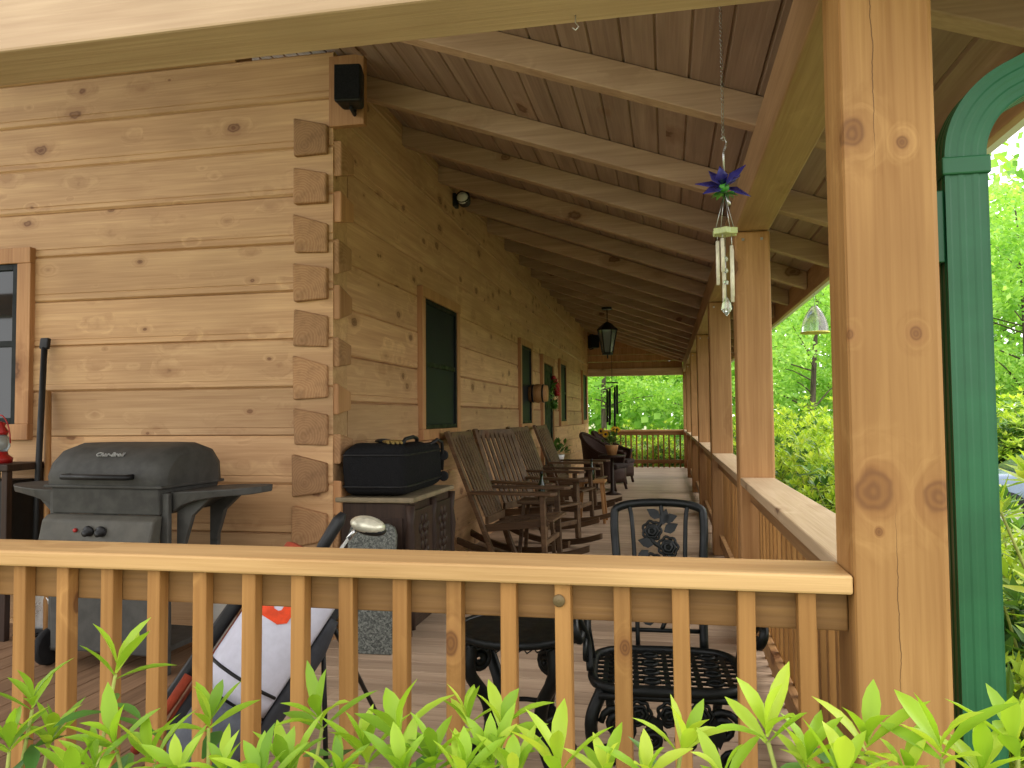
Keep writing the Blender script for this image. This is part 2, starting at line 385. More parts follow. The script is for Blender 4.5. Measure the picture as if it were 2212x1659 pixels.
def window_side(y0,y1,z0,z1,label):
    t=.085
    b=MB().box(XW-.01,XW+.045,y0-t,y1+t,z1,z1+t).box(XW-.01,XW+.045,y0-t,y1+t,z0-t,z0).box(XW-.01,XW+.04,y0-t,y0,z0,z1).box(XW-.01,XW+.04,y1,y1+t,z0,z1)
    f=b.build('window',m_trim,house,.004,True); f['label']=label
    b=MB(); s=.035
    b.box(XW-.005,XW+.03,y0,y0+s,z0,z1).box(XW-.005,XW+.03,y1-s,y1,z0,z1).box(XW-.005,XW+.03,y0+s,y1-s,z1-s,z1).box(XW-.005,XW+.03,y0+s,y1-s,z0,z0+s)
    zm=(z0+z1)/2; b.box(XW-.005,XW+.024,y0+s,y1-s,zm-.02,zm+.02)
    b.build('sash',m_dgreen,f,.003)
    MB().box(XW-.005,XW+.012,y0+s,y1-s,z0+s,z1-s).build('pane',m_pane,f)
window_side(5.81,6.76,1.175,2.22,'window nearest the corner of the log house')
window_side(9.95,10.7,1.175,2.22,'window left of the door')
window_side(13.75,14.5,1.175,2.22,'window right of the door')
window_side(17.5,18.3,1.175,2.22,'window at the far end of the wall')
b=MB(); x0,x1,z0,z1=-5.1,-4.03,1.25,2.27; t=.1
b.box(x0-t,x1+t,YW-.045,YW+.01,z1,z1+t).box(x0-t,x1+t,YW-.045,YW+.01,z0-t,z0).box(x0-t,x0,YW-.04,YW+.01,z0,z1).box(x1,x1+t,YW-.04,YW+.01,z0,z1)
f=b.build('window',m_trim,house,.004,True); f['label']='window behind the grill, cut by the left edge'
s=.04;b=MB().box(x0,x0+s,YW-.03,YW+.01,z0,z1).box(x1-s,x1,YW-.03,YW+.01,z0,z1).box(x0+s,x1-s,YW-.03,YW+.01,z1-s,z1).box(x0+s,x1-s,YW-.03,YW+.01,z0,z0+s).box(x0+s,x1-s,YW-.024,YW+.01,1.74,1.78)
b.build('sash',m_dgreen,f,.003)
g=G('window_glass',.04,spec=.6); wv=g.noise(g.obj(),3.,2.); g.base(g.mix(wv,col(14,18,20),col(30,36,38)))
MB().box(x0+s,x1-s,YW-.012,YW+.01,z0+s,z1-s).build('pane',g.m,f)
y0,y1,zt=11.75,12.75,2.1
b=MB().box(XW-.01,XW+.05,y0-.11,y0,0,zt).box(XW-.01,XW+.05,y1,y1+.11,0,zt).box(XW-.01,XW+.055,y0-.11,y1+.11,zt,zt+.13)
dr=b.build('door',m_trim,house,.004,True)
MB().box(XW-.005,XW+.015,y0,y1,.02,zt).build('door_panel',plain('dark_door',col(18,23,32),.5,spec=.15),dr)
b=MB().box(XW+.015,XW+.03,y0+.01,y0+.12,.03,zt-.01).box(XW+.015,XW+.03,y1-.12,y1-.01,.03,zt-.01).box(XW+.015,XW+.03,y0+.12,y1-.12,.03,.25).box(XW+.015,XW+.03,y0+.12,y1-.12,zt-.12,zt-.01)
b.build('door_frame',m_dgreen,dr,.003)
MB().tube([(XW+.03,y0+.09,1.0),(XW+.07,y0+.09,1.0),(XW+.07,y0+.19,1.0)],.012).build('handle',m_steel,dr)
MB().box(XW-.02,XW+.2,YW-.02,YW+.03,2.98,3.4).build('corner_board',m_trim,house,.004,True)
# ------------------------------------------------------------------ porch roof
roof=thing('porch_roof','porch roof with exposed rafters over a board ceiling','roof',(XP,1.9,2.3))
XE=1.12; YF=1.15; YB=19.7
mb=MB(); x=-8.
while x<XE-.001:
    xe=min(x+.14,XE); gr=.008
    a=[(x,zc(x)+gr*1.3),(x+gr,zc(x+gr)),(xe-gr,zc(xe-gr)),(xe,zc(xe)+gr*1.3)]
    for i in range(3):
        (xa,za),(xb,zb)=a[i],a[i+1]
        mb.add([(xa,YF,za),(xb,YF,zb),(xb,YB,zb),(xa,YB,za)],[(0,1,2,3)])
    x+=.14
mb.build('ceiling',m_ceil,roof,0,True,fix=False)
MB().add([(-8,YF-.02,zc(-8)+.04),(XE+.02,YF-.02,zc(XE+.02)+.04),(XE+.02,YB+.02,zc(XE+.02)+.04),(-8,YB+.02,zc(-8)+.04),(-8,YF-.02,zc(-8)+.09),(XE+.02,YF-.02,zc(XE+.02)+.09),(XE+.02,YB+.02,zc(XE+.02)+.09),(-8,YB+.02,zc(-8)+.09)],[(0,1,2,3),(4,5,6,7),(0,1,5,4),(2,3,7,6),(1,2,6,5),(0,3,7,4)]).build('shingles',m_shingle,roof,0,True)
RD=.15
for y in [1.2,2.3,3.4]+[4.5+.92*k for k in range(16)]:
    xa=-6. if y<YW else XW-.1
    b=MB(); w_=.042
    b.prism([(xa,zc(xa)-.002),(XE-.03,zc(XE-.03)-.002),(XE-.03,zc(XE-.03)-RD*.9),(xa,zc(xa)-RD)],'y',y-w_,y+w_)
    b.build('rafter',m_raft,roof,.005,True)
ZB=2.30
MB().box(XP,XP+PW,1.98,YE+.1,ZB,ZB+.21).build('beam',m_beamy,roof,.008,True)
MB().box(-8,XP+PW+.02,1.78,1.972,ZB-.001,ZB+.215).build('beam',m_beamx,roof,.008,True)
MB().box(XW,XP-.003,YE-.06,YE+.1,ZB-.06,ZB+.12).build('beam',m_beamx,roof,.008,True)
z=ZB+.122
while z<3.4:
    xr=lambda q: min(XP+.0-.004,XW+(3.445-q)/.357)
    zt=min(z+.17,3.43)
    poly=[(XW-.02,z),(xr(z),z),(xr(zt),zt-.006),(XW-.02,zt-.006)]
    MB().prism(poly,'y',YE-.02,YE+.06).build('gable_board',m_trim,roof,.004,True)
    z=zt
    if z>=3.42: break
MB().box(XE-.025,XE+.01,YF,YB,zc(XE)-.17,zc(XE)+.035).build('fascia',m_beamy,roof,.004,True)
# gutter and downspout
gut=thing('rain_gutter','green metal downspout with curved elbow beside the front corner post','gutter',(.66,1.84,0))
zg=zc(XE)-.02
b=MB(); pr=[(XE+.012,zg),(XE+.012,zg-.11),(XE+.09,zg-.11),(XE+.125,zg-.05),(XE+.13,zg),(XE+.12,zg),(XE+.115,zg-.045),(XE+.085,zg-.1),(XE+.022,zg-.1),(XE+.022,zg)]
b.prism(pr,'y',YF,YB); b.build('trough',m_white,gut,0,True)
def ribbed(path,wx,wy,rib=.0022):
    sec=[]
    def side(ax,ay,bx,by,nn):
        for i in range(nn):
            for tt,dd in ((0,0),(.3,0),(.45,1),(.85,1)):
                t=(i+tt)/nn; nx,ny=(by-ay),-(bx-ax); l=math.hypot(nx,ny)
                sec.append((ax+(bx-ax)*t-nx/l*rib*dd,ay+(by-ay)*t-ny/l*rib*dd))
    side(-wx,-wy,wx,-wy,3); side(wx,-wy,wx,wy,3); side(wx,wy,-wx,wy,3); side(-wx,wy,-wx,-wy,3)
    vs=[];fs=[];k=len(sec)
    pts=[Vector(p) for p in path]
    for i,p in enumerate(pts):
        t=(pts[min(i+1,len(pts)-1)]-pts[max(i-1,0)]).normalized()
        uy=Vector((0,1,0)); ux=uy.cross(t)*-1
        if ux.length<.1: ux=Vector((1,0,0))
        ux.normalize(); uy2=ux.cross(t)
        if uy2.y<0: uy2=-uy2
        if abs(t.z)>.99: ux=Vector((1,0,0)); uy2=Vector((0,1,0))
        elif ux.dot(Vector((1,0,0)))<0 and ux.dot(Vector((0,0,-1)))<0: ux=-ux
        for a,c_ in sec: vs.append(p+ux*a+uy2*c_)
    for i in range(len(pts)-1):
        for j in range(k): fs.append((i*k+j,i*k+(j+1)%k,(i+1)*k+(j+1)%k,(i+1)*k+j))
    return MB().add(vs,fs)
DX,DY=.65,1.86
ribbed([(DX,DY,-.3),(DX,DY,1.0),(DX,DY,1.83)],.043,.038,.0018).build('downspout',m_green,gut,0,True)
path=[]
RB=.18; AE=R(64)
for i in range(15):
    a=AE*i/14; path.append(Vector((DX+RB-RB*cos(a),DY,1.83+RB*sin(a))))
q0=path[-1]; d0=Vector((sin(AE),0,cos(AE)))
L_=(XE+.06-q0.x)/d0.x
path+=[q0+d0*L_*t for t in (.2,.5,.8,1.)]
eb=ribbed(path,.042,.037,.0015).build('elbow',m_green,gut,0,True)
b=MB().box(DX-.049,DX+.049,DY-.044,DY+.044,1.79,1.83); b.build('collar',m_green,gut,.004,True)
b=MB().box(DX-.062,DX-.044,DY-.03,DY+.045,1.60,1.76); b.build('strap',m_green,gut,.003,True)
# ------------------------------------------------------------------ posts
post_y=[1.78,4.45,7.2,10.1,13.0,16.0,18.9]
K=[(atY(px,py,1.775),r) for px,py,r in ((1842,285,.028),(1950,306,.013),(1888,1062,.038),(2030,1075,.03),(1836,722,.010),(1980,720,.013),(1900,1150,.008))]
plab=['big knotty front corner post beside the green downspout','second porch post from the front, behind the hanging flower wind chime','third porch post from the front along the right railing','fourth porch post from the front along the right railing','fifth porch post from the front along the right railing','sixth porch post from the front along the right railing','last porch post where the right railing meets the far railing']
for i,y in enumerate(post_y):
    if i==0:
        mm=wood('corner_post_wood',col(146,102,56),col(188,144,90),2,klist=K,crack=[(.455,1.75,2.6),(.475,.55,1.12)],bump=.3,blotch=.5,knot=(84,52,30),kst=.7)
        t=thing('porch_post',plab[i],'post',(XP+PW/2,y+PW/2,0),group='posts along the porch')
        MB().box(XP,XP+PW,y,y+PW,-.3,ZB-.004).build('post_shaft',mm,t,.012,True)
    else:
        t=thing('porch_post',plab[i],'post',(XP+PW/2,y+PW/2,0),group='posts along the porch')
        MB().box(-PW/2,PW/2,-PW/2,PW/2,0,ZB-.003).build('post_shaft',m_post,t,.012)
    if i:
        for sx in (-1,1): MB().bar((sx*.05,-PW/2-.001,ZB-.05),(sx*.05,-PW/2-.006,ZB-.05),.014,.014).build('bolt',m_steel,t)
t=thing('porch_post','front porch post beyond the left edge of the railing','post',(-2.5+PW/2,1.78+PW/2,0),group='posts along the porch')
MB().box(-PW/2,PW/2,-PW/2,PW/2,-.3,ZB-.004).build('post_shaft',m_post,t,.012)
# ------------------------------------------------------------------ railings
bal=MB().box(-.019,.019,-.019,.019,-.06,.877); bo=bal.build('baluster',m_rail,None,.003); bal_me=bo.data; bpy.data.objects.remove(bo)
def railing_x(label,xa,xb,yf,start,step,inward=1):
    t=thing('porch_railing',label,'railing',((xa+xb)/2,yf+.08,0),group='railings of the porch')
    s=inward
    def by(a,c_): return (yf+a,yf+c_) if s>0 else (yf+.18-c_,yf+.18-a)
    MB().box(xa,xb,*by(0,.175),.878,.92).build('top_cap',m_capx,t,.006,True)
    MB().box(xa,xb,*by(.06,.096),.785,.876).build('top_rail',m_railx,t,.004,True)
    MB().box(xa,xb,*by(.06,.096),.10,.19).build('bottom_rail',m_railx,t,.004,True)
    x=start
    while x>xa+.02:
        ys2=by(.02,.058)
        o=place(bal_me,'baluster',t,.003,loc=Vector((x,(ys2[0]+ys2[1])/2,0))-t.location); o.rotation_euler=(0,rng.uniform(-.006,.006),rng.uniform(-.05,.05)); x-=step
    return t
rl=railing_x('front railing with sunlit top cap behind the leafy bushes',-2.31,XP-.002,1.785,.298,.1355)
railing_x('far railing closing the end of the porch',XW+.25,XP-.002,18.95,.30,.13,-1)
def railing_y(label,ya,yb):
    t=thing('porch_railing',label,'railing',(XP+.095,(ya+yb)/2,0),group='railings of the porch')
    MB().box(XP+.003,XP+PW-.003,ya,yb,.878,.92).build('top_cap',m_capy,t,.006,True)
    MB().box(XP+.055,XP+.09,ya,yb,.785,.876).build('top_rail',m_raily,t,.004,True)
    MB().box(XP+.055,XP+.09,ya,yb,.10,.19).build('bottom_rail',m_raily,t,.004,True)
    nn=int((yb-ya)/.135); st=(yb-ya)/nn
    for i in range(nn): place(bal_me,'baluster',t,.003,loc=Vector((XP+.11,ya+st*(i+.5),0))-t.location)
ords=['first','second','third','fourth','fifth','last']
for i in range(6):
    railing_y(f'{ords[i]} section of the right side railing counted from the front corner post',post_y[i]+PW+.003,post_y[i+1]-.003)
p=atY(1207,1298,1.8)
pl=MB(); pl.lathe([(.0145,0),(.0145,.003),(.012,.0045),(.006,.0045),(.004,.006)],20,(p.x,1.803,p.z),Matrix.Rotation(PI/2,3,'X'))
tag(pl.build('round_plaque',plain('old_brass',col(110,92,62),.5,.4)),'small round metal plaque on a front railing baluster','plaque')
# ------------------------------------------------------------------ grill
gr=thing('gas_grill','charcoal grey gas grill with closed lid and two side shelves','grill',(-2.80,3.68,0),R(-3))
W=.335
prof=[(-.255,0),(-.265,.05),(-.235,.12),(-.16,.185),(-.05,.215),(.06,.215),(.17,.185),(.24,.11),(.25,0)]
def loft_lid(stations):
    b=MB();k=len(prof);vs=[];fs=[]
    for x,s in stations:
        for y,z in prof: vs.append((x,y*s,.935+z*s))
    for i in range(len(stations)-1):
        for j in range(k-1): fs.append((i*k+j,i*k+j+1,(i+1)*k+j+1,(i+1)*k+j))
    b.add(vs,fs,True); n0=(len(stations)-1)*k
    b.f+=[list(range(k)),list(range(n0,n0+k))]; b.s+=[False,False]; return b
lid=loft_lid([(-W-.02,.8),(-W-.01,.93),(-W+.03,.99),(-.2,1),(.2,1),(W-.03,.99),(W+.01,.93),(W+.02,.8)]).build('lid',m_char,gr)
MB().tube([(-.19,-.25,.985),(-.19,-.315,.985),(.19,-.315,.985),(.19,-.25,.985)],.014).build('handle',m_black,lid)
def text(body,size,ext,mat,parent,loc,rot,name='lettering'):
    cu=bpy.data.curves.new('t','FONT'); cu.body=body; cu.size=size; cu.extrude=ext; cu.align_x='CENTER'; cu.align_y='CENTER'
    o=bpy.data.objects.new('t',cu); C.objects.link(o); bpy.context.view_layer.update()
    me=bpy.data.meshes.new_from_object(o.evaluated_get(bpy.context.evaluated_depsgraph_get())); bpy.data.objects.remove(o)
    me.materials.clear(); me.materials.append(mat); q=bpy.data.objects.new(name,me); C.objects.link(q); q.parent=parent; q.location=loc; q.rotation_euler=rot
    return q
text('Char-Broil',.04,.003,plain('pale_metal',col(150,150,146),.4),lid,(.0,-.201,.935+.157),(R(41),0,0))
MB().box(-W-.022,W+.022,-.262,.25,.925,.94).build('lid_lip',m_char,lid,.004)
MB().prism([(-.245,.925),(.245,.925),(.2,.79),(-.235,.79)],'x',-W+.01,W-.01).build('firebox',m_char,gr,.008)
MB().prism([(-.255,.79),(-.29,.765),(-.315,.66),(-.3,.64),(-.24,.64),(-.22,.79)],'x',-W,W).build('control_panel',m_lgrey,gr,.01)
for x in (-.03,.045,): MB().lathe([(.03,0),(.03,.01),(.018,.014),(.016,.035),(0.0,.036)],14,(x,-.302,.715),Matrix.Rotation(R(105),3,'X')).build('knob',m_black,gr)
MB().lathe([(.010,0),(.010,.012),(.0,.013)],12,(-.11,-.302,.72),Matrix.Rotation(R(105),3,'X')).build('igniter_button',m_red,gr)
MB().prism([(-.275,.635),(-.255,.1),(-.22,.1),(-.22,.635)],'x',-W+.03,W-.03).build('cart_door',m_grey,gr,.01)
for sx in (-1,1):
    # moulded wing shelf, thick at the grill and thin at its rounded tip
    st_=[(0,.20,.80),(.06,.215,.835),(.14,.22,.862),(.24,.20,.878),(.33,.165,.884),(.39,.11,.888),(.42,.05,.892)]
    vs=[];fs=[]
    for dx,hw,zb in st_:
        x=sx*(W+.01+dx); zt_=.905+.02*dx/.42
        vs+=[(x,.02-hw,zt_),(x,.02+hw,zt_),(x,.02+hw*.93,zb),(x,.02-hw*.93,zb)]
    for i in range(len(st_)-1):
        for j in range(4): fs.append((i*4+j,i*4+(j+1)%4,i*4+4+(j+1)%4,i*4+4+j))
    fs+=[(0,1,2,3),(24,25,26,27)]
    sh=MB().add(vs,fs).build('side_shelf',m_grey,gr,.006)
    MB().prism([(sx*(W+.01),.62),(sx*(W+.05),.62),(sx*(W+.10),.78),(sx*(W+.22),.885),(sx*(W+.01),.885)],'y',-.13,-.10).build('bracket',m_grey,sh,.004)
    MB().prism([(sx*(W+.01),.62),(sx*(W+.05),.62),(sx*(W+.10),.78),(sx*(W+.22),.885),(sx*(W+.01),.885)],'y',.14,.17).build('bracket',m_grey,sh,.004)
for sx in (-1,1):
    for y in (-.2,.2):
        MB().bar((sx*(W+.005),y,.08 if sx<0 else .0),(sx*(W-.0),y,.9),.03,.05).build('leg',m_grey,gr,.005)
for y in (-.2,.2):
    wl=MB().lathe([(.085,-.02),(.095,-.01),(.095,.01),(.085,.02)],22,(-W-.03,y,.097),Matrix.Rotation(PI/2,3,'Y')).build('wheel',m_tyre,gr)
    MB().lathe([(.06,-.024),(.055,-.027),(.02,-.027),(.018,-.034),(.018,.03)],18,(-W-.03,y,.097),Matrix.Rotation(PI/2,3,'Y')).build('hub',m_grey,wl)
MB().box(-W,W,-.2,.2,.10,.13).build('cart_base',m_grey,gr,.005)
# leaning tools
p=atY(88,729,4.08); t=thing('shovel','black long handled tool leaning on the log wall behind the grill','tool',(p.x+.14,3.92,0))
MB().tube([(p.x+.13,3.93,.25),(p.x+.08,3.99,.9),(p.x,4.11,p.z-.06)],.018).build('handle',m_black,t,0,True)
MB().bar((p.x,4.11,p.z-.07),(p.x,4.12,p.z),.06,.03,(0,1,0)).build('grip',m_black,t,.008,True)
MB().prism([(-.1,.02),(.1,.02),(.1,.22),(.03,.28),(-.03,.28),(-.1,.22)],'y',-.005,.005).build('blade',m_steel,t,.003)
p=atY(98,846,4.12); t=thing('rake','pale wooden tool handle leaning beside the black tool','tool',(p.x+.24,3.9,0))
MB().tube([(p.x+.24,3.9,.045),(p.x,4.14,p.z)],.02).build('handle',m_stool,t,0,True)
b=MB().box(-.18,.18,-.01,.01,.03,.06)
for i in range(10): b.box(-.17+i*.037,-.163+i*.037,-.07,-.01,.03,.04)
b.build('head',m_black,t)
# lantern on stand at left edge
p=atY(3,1000,3.95)
st=thing('plant_stand','dark stand under the red lantern at the left edge','stand',(p.x,3.95,0))
b=MB().box(-.2,.2,-.16,.16,p.z-.04,p.z); b.build('top',m_dark,st,.006)
for sx in (-1,1):
    for sy in (-1,1): MB().box(sx*.16-.02,sx*.16+.02,sy*.12-.02,sy*.12+.02,0,p.z-.04).build('leg',m_dark,st,.004)
MB().box(-.15,.15,-.11,.11,.25,p.z-.1).build('drawer_box',m_black,st,.006)
ln=thing('lantern','small red lantern standing on the dark stand','lantern',(p.x-.0,3.93,p.z))
MB().lathe([(.07,0),(.075,.03),(.05,.05),(.045,.07)],18).build('base',m_red,ln)
MB().lathe([(.045,.07),(.06,.1),(.055,.15),(.04,.17)],18).build('globe',m_lampglass,ln)
MB().lathe([(.045,.17),(.05,.19),(.03,.22),(.035,.24),(.01,.25)],18).build('cap',m_red,ln)
MB().tube([(.08*cos(a),0,.12+.17*sin(a)) for a in [PI*i/12 for i in range(13)]],.004,6).build('bail',m_red,ln)
# bucket + spray bottle
p=atZ(472,1400,0); bk_=thing('bucket','white plastic bucket on the deck right of the grill','bucket',(p.x,p.y,0))
MB().lathe([(.085,0),(.1,.33),(.106,.335),(.106,.35)],24).build('pail',m_white,bk_)
MB().lathe([(.11,.351),(.11,.365),(.0,.367)],24).build('lid',m_white,bk_)
sp=thing('spray_bottle','black spray bottle standing on the white bucket','bottle',(p.x+.06,p.y,.368))
MB().lathe([(.035,0),(.037,.1),(.02,.14),(.014,.16)],14).build('flask',m_black,sp)
MB().box(-.05,.025,-.012,.012,.16,.2).box(-.045,-.035,-.006,.006,.11,.16).build('trigger_head',m_black,sp,.004)
# ------------------------------------------------------------------ speakers / lamps on wall
def speaker(loc,rz,s,label):
    t=thing('speaker',label,'speaker',loc,rz)
    MB().prism([(-.09*s,-.08*s),(.09*s,-.08*s),(.07*s,.08*s),(-.07*s,.08*s)],'z',-.12*s,.12*s).build('cabinet',m_black,t,.02*s)
    MB().box(-.08*s,.08*s,-.087*s,-.081*s,-.11*s,.11*s).build('grille',m_fabric,t,.01*s)
    MB().tube([(0,0,-.13*s),(0,.1*s,-.14*s),(0,.13*s,0),(0,.1*s,.14*s),(0,0,.13*s)],.012*s,6).build('bracket',m_black,t)
p=atY(754,185,4.02); speaker((p.x,4.04,p.z),R(8),.9,'black outdoor speaker on the corner of the log wall')
p=atX(1281,738,XW+.2); speaker((p.x,p.y,p.z),R(40),1.3,'small black speaker at the far end of the porch wall')
p=atX(1003,432,XW+.1); t=thing('flood_light','small black floodlight with white lens high on the long log wall','light',p)
MB().box(-.12,-.07,-.05,.07,-.06,.06).build('wall_plate',m_black,t,.006)
MB().lathe([(.03,-.08),(.055,-.05),(.065,.03),(.065,.05)],18,(0,-.02,0),Matrix.Rotation(R(70),3,'X')).build('housing',m_black,t)
MB().ball((0,-.065,.0),.055,14,(1,.6,1)).build('lens',m_white,t)
# ------------------------------------------------------------------ cabinet, bag, slab
CS=.94
cb=thing('carved_cabinet','dark carved wooden cabinet with tan top against the log wall','cabinet',(-1.655,4.60,0)); cb.scale=(1,1,CS)
b=MB(); b.box(-.21,.21,-.4,.4,.06,.83); b.build('body',m_dark,cb,.006)
MB().box(-.235,.24,-.43,.43,.832,.865).build('top',m_cream,cb,.01)
for y0_,y1_ in ((-.38,-.01),(.01,.38)):
    d=MB().box(.211,.228,y0_,y1_,.12,.78).build('door',m_dark,cb,.005)
    b=MB(); yc=(y0_+y1_)/2
    for zz in (.3,.5,.66):
        for a in range(6): b.ball((.226,yc+.07*cos(a*PI/3),zz+.06*sin(a*PI/3)),.028,8,(.5,1,1.3))
        b.ball((.228,yc,zz),.033,8,(.6,1,1))
    b.build('carving',m_dark,d)
for yy in (-.415,.0,.415):
    MB().lathe([(.028,.08),(.032,.2),(.02,.24),(.034,.32),(.02,.45),(.034,.6),(.02,.7),(.03,.82)],10,(.22,yy,0)).build('pilaster',m_dark,cb)
b=MB().box(-.17,.17,-.408,-.402,.14,.74); b.build('side_panel',m_dark,cb,.004)
for sx in (-1,1):
    for sy in (-1,1): MB().ball((sx*.17,sy*.36,.035),.04,10).build('foot',m_dark,cb)
ZT=.865*CS+.001
bg_=thing('cooler_bag','black wheeled cooler bag lying on the carved cabinet','bag',(-1.68,4.57,ZT),R(2))
def soft(u,v):
    a=2*PI*u; e=-PI/2+PI*v
    f=lambda c_,p_: math.copysign(abs(c_)**p_,c_)
    x=.195*f(cos(e),.22)*f(cos(a),.2); y=.43*f(cos(e),.22)*f(sin(a),.2); z=.145*f(sin(e),.28)
    z+=.012*sin(y*14+x*9)*(1 if z>0 else 0); x+=.006*sin(y*22+z*18)
    return (x+.01,y+.02,z+.15)
MB().grid(soft,48,22).build('bag_body',m_fabric,bg_)
for zz in (.06,.24): MB().tube([(.01+.197*math.copysign(abs(cos(a))**.2,cos(a)),.02+.432*math.copysign(abs(sin(a))**.2,sin(a)),zz) for a in [2*PI*i/48 for i in range(48)]],.006,6,closed=True).build('piping',m_black,bg_)
MB().tube([(.1,-.15,.28),(.12,-.13,.325),(.13,.0,.335),(.11,.15,.32),(.1,.17,.28)],.012).build('handle',m_black,bg_)
MB().tube([(.17,.2,.27),(.21,.28,.31),(.22,.36,.29),(.21,.42,.2),(.2,.43,.1)],.012).build('handle',m_black,bg_)
for zz in (.06,.2): MB().lathe([(.03,-.015),(.035,0),(.03,.015)],14,(.215,.42,zz),Matrix.Rotation(PI/2,3,'X')).build('wheel',m_tyre,bg_)
gl=thing('work_glove','yellow and black work glove on top of the cooler bag','glove',(-1.66,4.44,ZT+.298),R(-50))
b=MB(); b.ball((0,0,.012),.055,12,(1.,.7,.22)); 
for i in range(4): b.tube([(.035,-.033+i*.022,.012),(.08,-.036+i*.025,.012),(.11+.01*(i in(1,2)),-.041+i*.028,.006)],[.011,.010,.008],8)
b.tube([(.0,.03,.012),(.04,.062,.012),(.06,.075,.006)],[.012,.011,.009],8)
b.build('hand',m_glovec,gl)
MB().lathe([(.042,0),(.05,.07)],12,(-.045,0,.014),Matrix.Rotation(-PI/2,3,'Y')@Matrix.Diagonal((.3,1,1))).build('cuff',m_black,gl)
p0=atZ(795,1412,0)
sb=thing('granite_slab','speckled grey granite slab leaning upright against the cabinet','slab',(p0.x,p0.y,0),R(2))
pts=[(-.135,0),(.135,0),(.138,.63),(.125,.672),(.09,.69),(-.09,.69),(-.125,.672),(-.138,.63)]
o=MB().prism(pts,'y',-.016,.016).build('slab_face',m_stone,sb,.005); o.rotation_euler=(R(-7),0,0)
# ------------------------------------------------------------------ golf bag
B0=Vector((-1.57,2.30,.10)); B1=Vector((-1.24,2.62,.72)); ax=(B1-B0).normalized(); LB=(B1-B0).length
side=ax.cross(Vector((0,0,1))).normalized(); nrm=side.cross(ax)
Mg=Matrix((( side.x,nrm.x,ax.x),(side.y,nrm.y,ax.y),(side.z,nrm.z,ax.z)))
gb=thing('golf_bag','white grey and orange golf stand bag leaning behind the front railing','golf bag',B0)
def brad(u,v,r0_,r1_,extra): return (r0_+(r1_-r0_)*v)+extra*sin(PI*u)**.6*min(1,4*min(v,1-v)+.25)
def bag_sec(a0,a1,r0_,r1_,z0,z1,extra=0.):
    def fn(u,v):
        a=a0+(a1-a0)*u; r=brad(u,v,r0_,r1_,extra)
        return Mg@Vector((r*cos(a),r*.95*sin(a),z0+(z1-z0)*v))
    return MB().grid(fn,18,10)
m_slate=plain('slate_nylon',col(88,92,102),.65); m_wnyl=plain('white_nylon',col(206,206,222),.6,var=.05)
MB().lathe([(.125,0),(.137,.06),(.142,LB*.5),(.147,LB)],24,(0,0,0),Mg).build('bag_body',plain('black_nylon',col(32,33,37),.8),gb)
A0,A1=R(-30),R(108)
RA,RBg=.144,.150
bag_sec(A0,A1,RA,RBg,.28,LB-.04,.024).build('white_panel',m_wnyl,gb,0,solid=.006)
bag_sec(R(-28),R(66),.148,.152,.03,.27,.05).build('ball_pocket',m_slate,gb,0,solid=.006)
bag_sec(R(-100),R(-34),.142,.15,.06,LB-.12,.035).build('side_pocket',plain('charcoal_nylon',col(54,56,62),.7),gb,0,solid=.006)
bag_sec(R(112),R(165),.143,.15,.02,LB-.08,.02).build('side_strip',m_rust,gb,0,solid=.006)
MB().lathe([(.15,LB-.05),(.159,LB-.03),(.159,LB+.02),(.14,LB+.03),(.13,LB-.02)],24,(0,0,0),Mg).build('collar',m_rust,gb)
MB().tube([Mg@Vector((.19*cos(R(a)),.182*sin(R(a)),z)) for a,z in ((118,.06),(112,.16),(108,.28),(108,.42),(114,.54),(124,.64))],.024,8).build('strap',m_black,gb)
MB().tube([Mg@Vector((.19*cos(R(a)),.18*sin(R(a)),z)) for a,z in ((102,.0),(94,.08),(90,.18),(92,.27))],.016,8).build('strap_end',m_rust,gb)
cz=LB-.15; ca=R(40)
def onp(da,dz,lift=.004):
    a=ca+da; u=min(.999,max(.001,(a-A0)/(A1-A0))); z=cz+dz; v=(z-.28)/(LB-.32); r=brad(u,v,RA,RBg,.024)+lift
    return Mg@Vector((r*cos(a),r*.95*sin(a),z))
b=MB()
outer=[(.062,.03),(.062,.07),(.034,.088),(-.034,.088),(-.062,.066),(-.062,-.066),(-.034,-.088),(.034,-.088),(.062,-.07),(.062,-.03)]
inner=[(.018,.03),(.018,.036),(.010,.044),(-.010,.044),(-.018,.036),(-.018,-.036),(-.010,-.044),(.010,-.044),(.018,-.036),(.018,-.03)]
vs=[]
for (a_,b_),(c_,d__) in zip(outer,inner): vs+=[onp(a_*.85/.16,b_*.85,.006),onp(c_*.85/.16,d__*.85,.006)]
b.add(vs,[(i*2,i*2+1,i*2+3,i*2+2) for i in range(9)]); b.build('emblem',plain('orange_emblem',col(230,70,14),.6),gb,0,solid=.003)
MB().tube([onp(R(d_),.35-cz,.006) for d_ in (-62,-40,-20,0,20,40,60)],.006,6).build('piping',m_black,gb)
top=B1-B0
for e in (atZ(822,1565,0.0),atZ(705,1700,0.0)):
    MB().tube([top*.93+Vector((.03,.02,-.08)),Vector((e.x,e.y,.012))-B0],.009).build('stand_leg',m_black,gb)
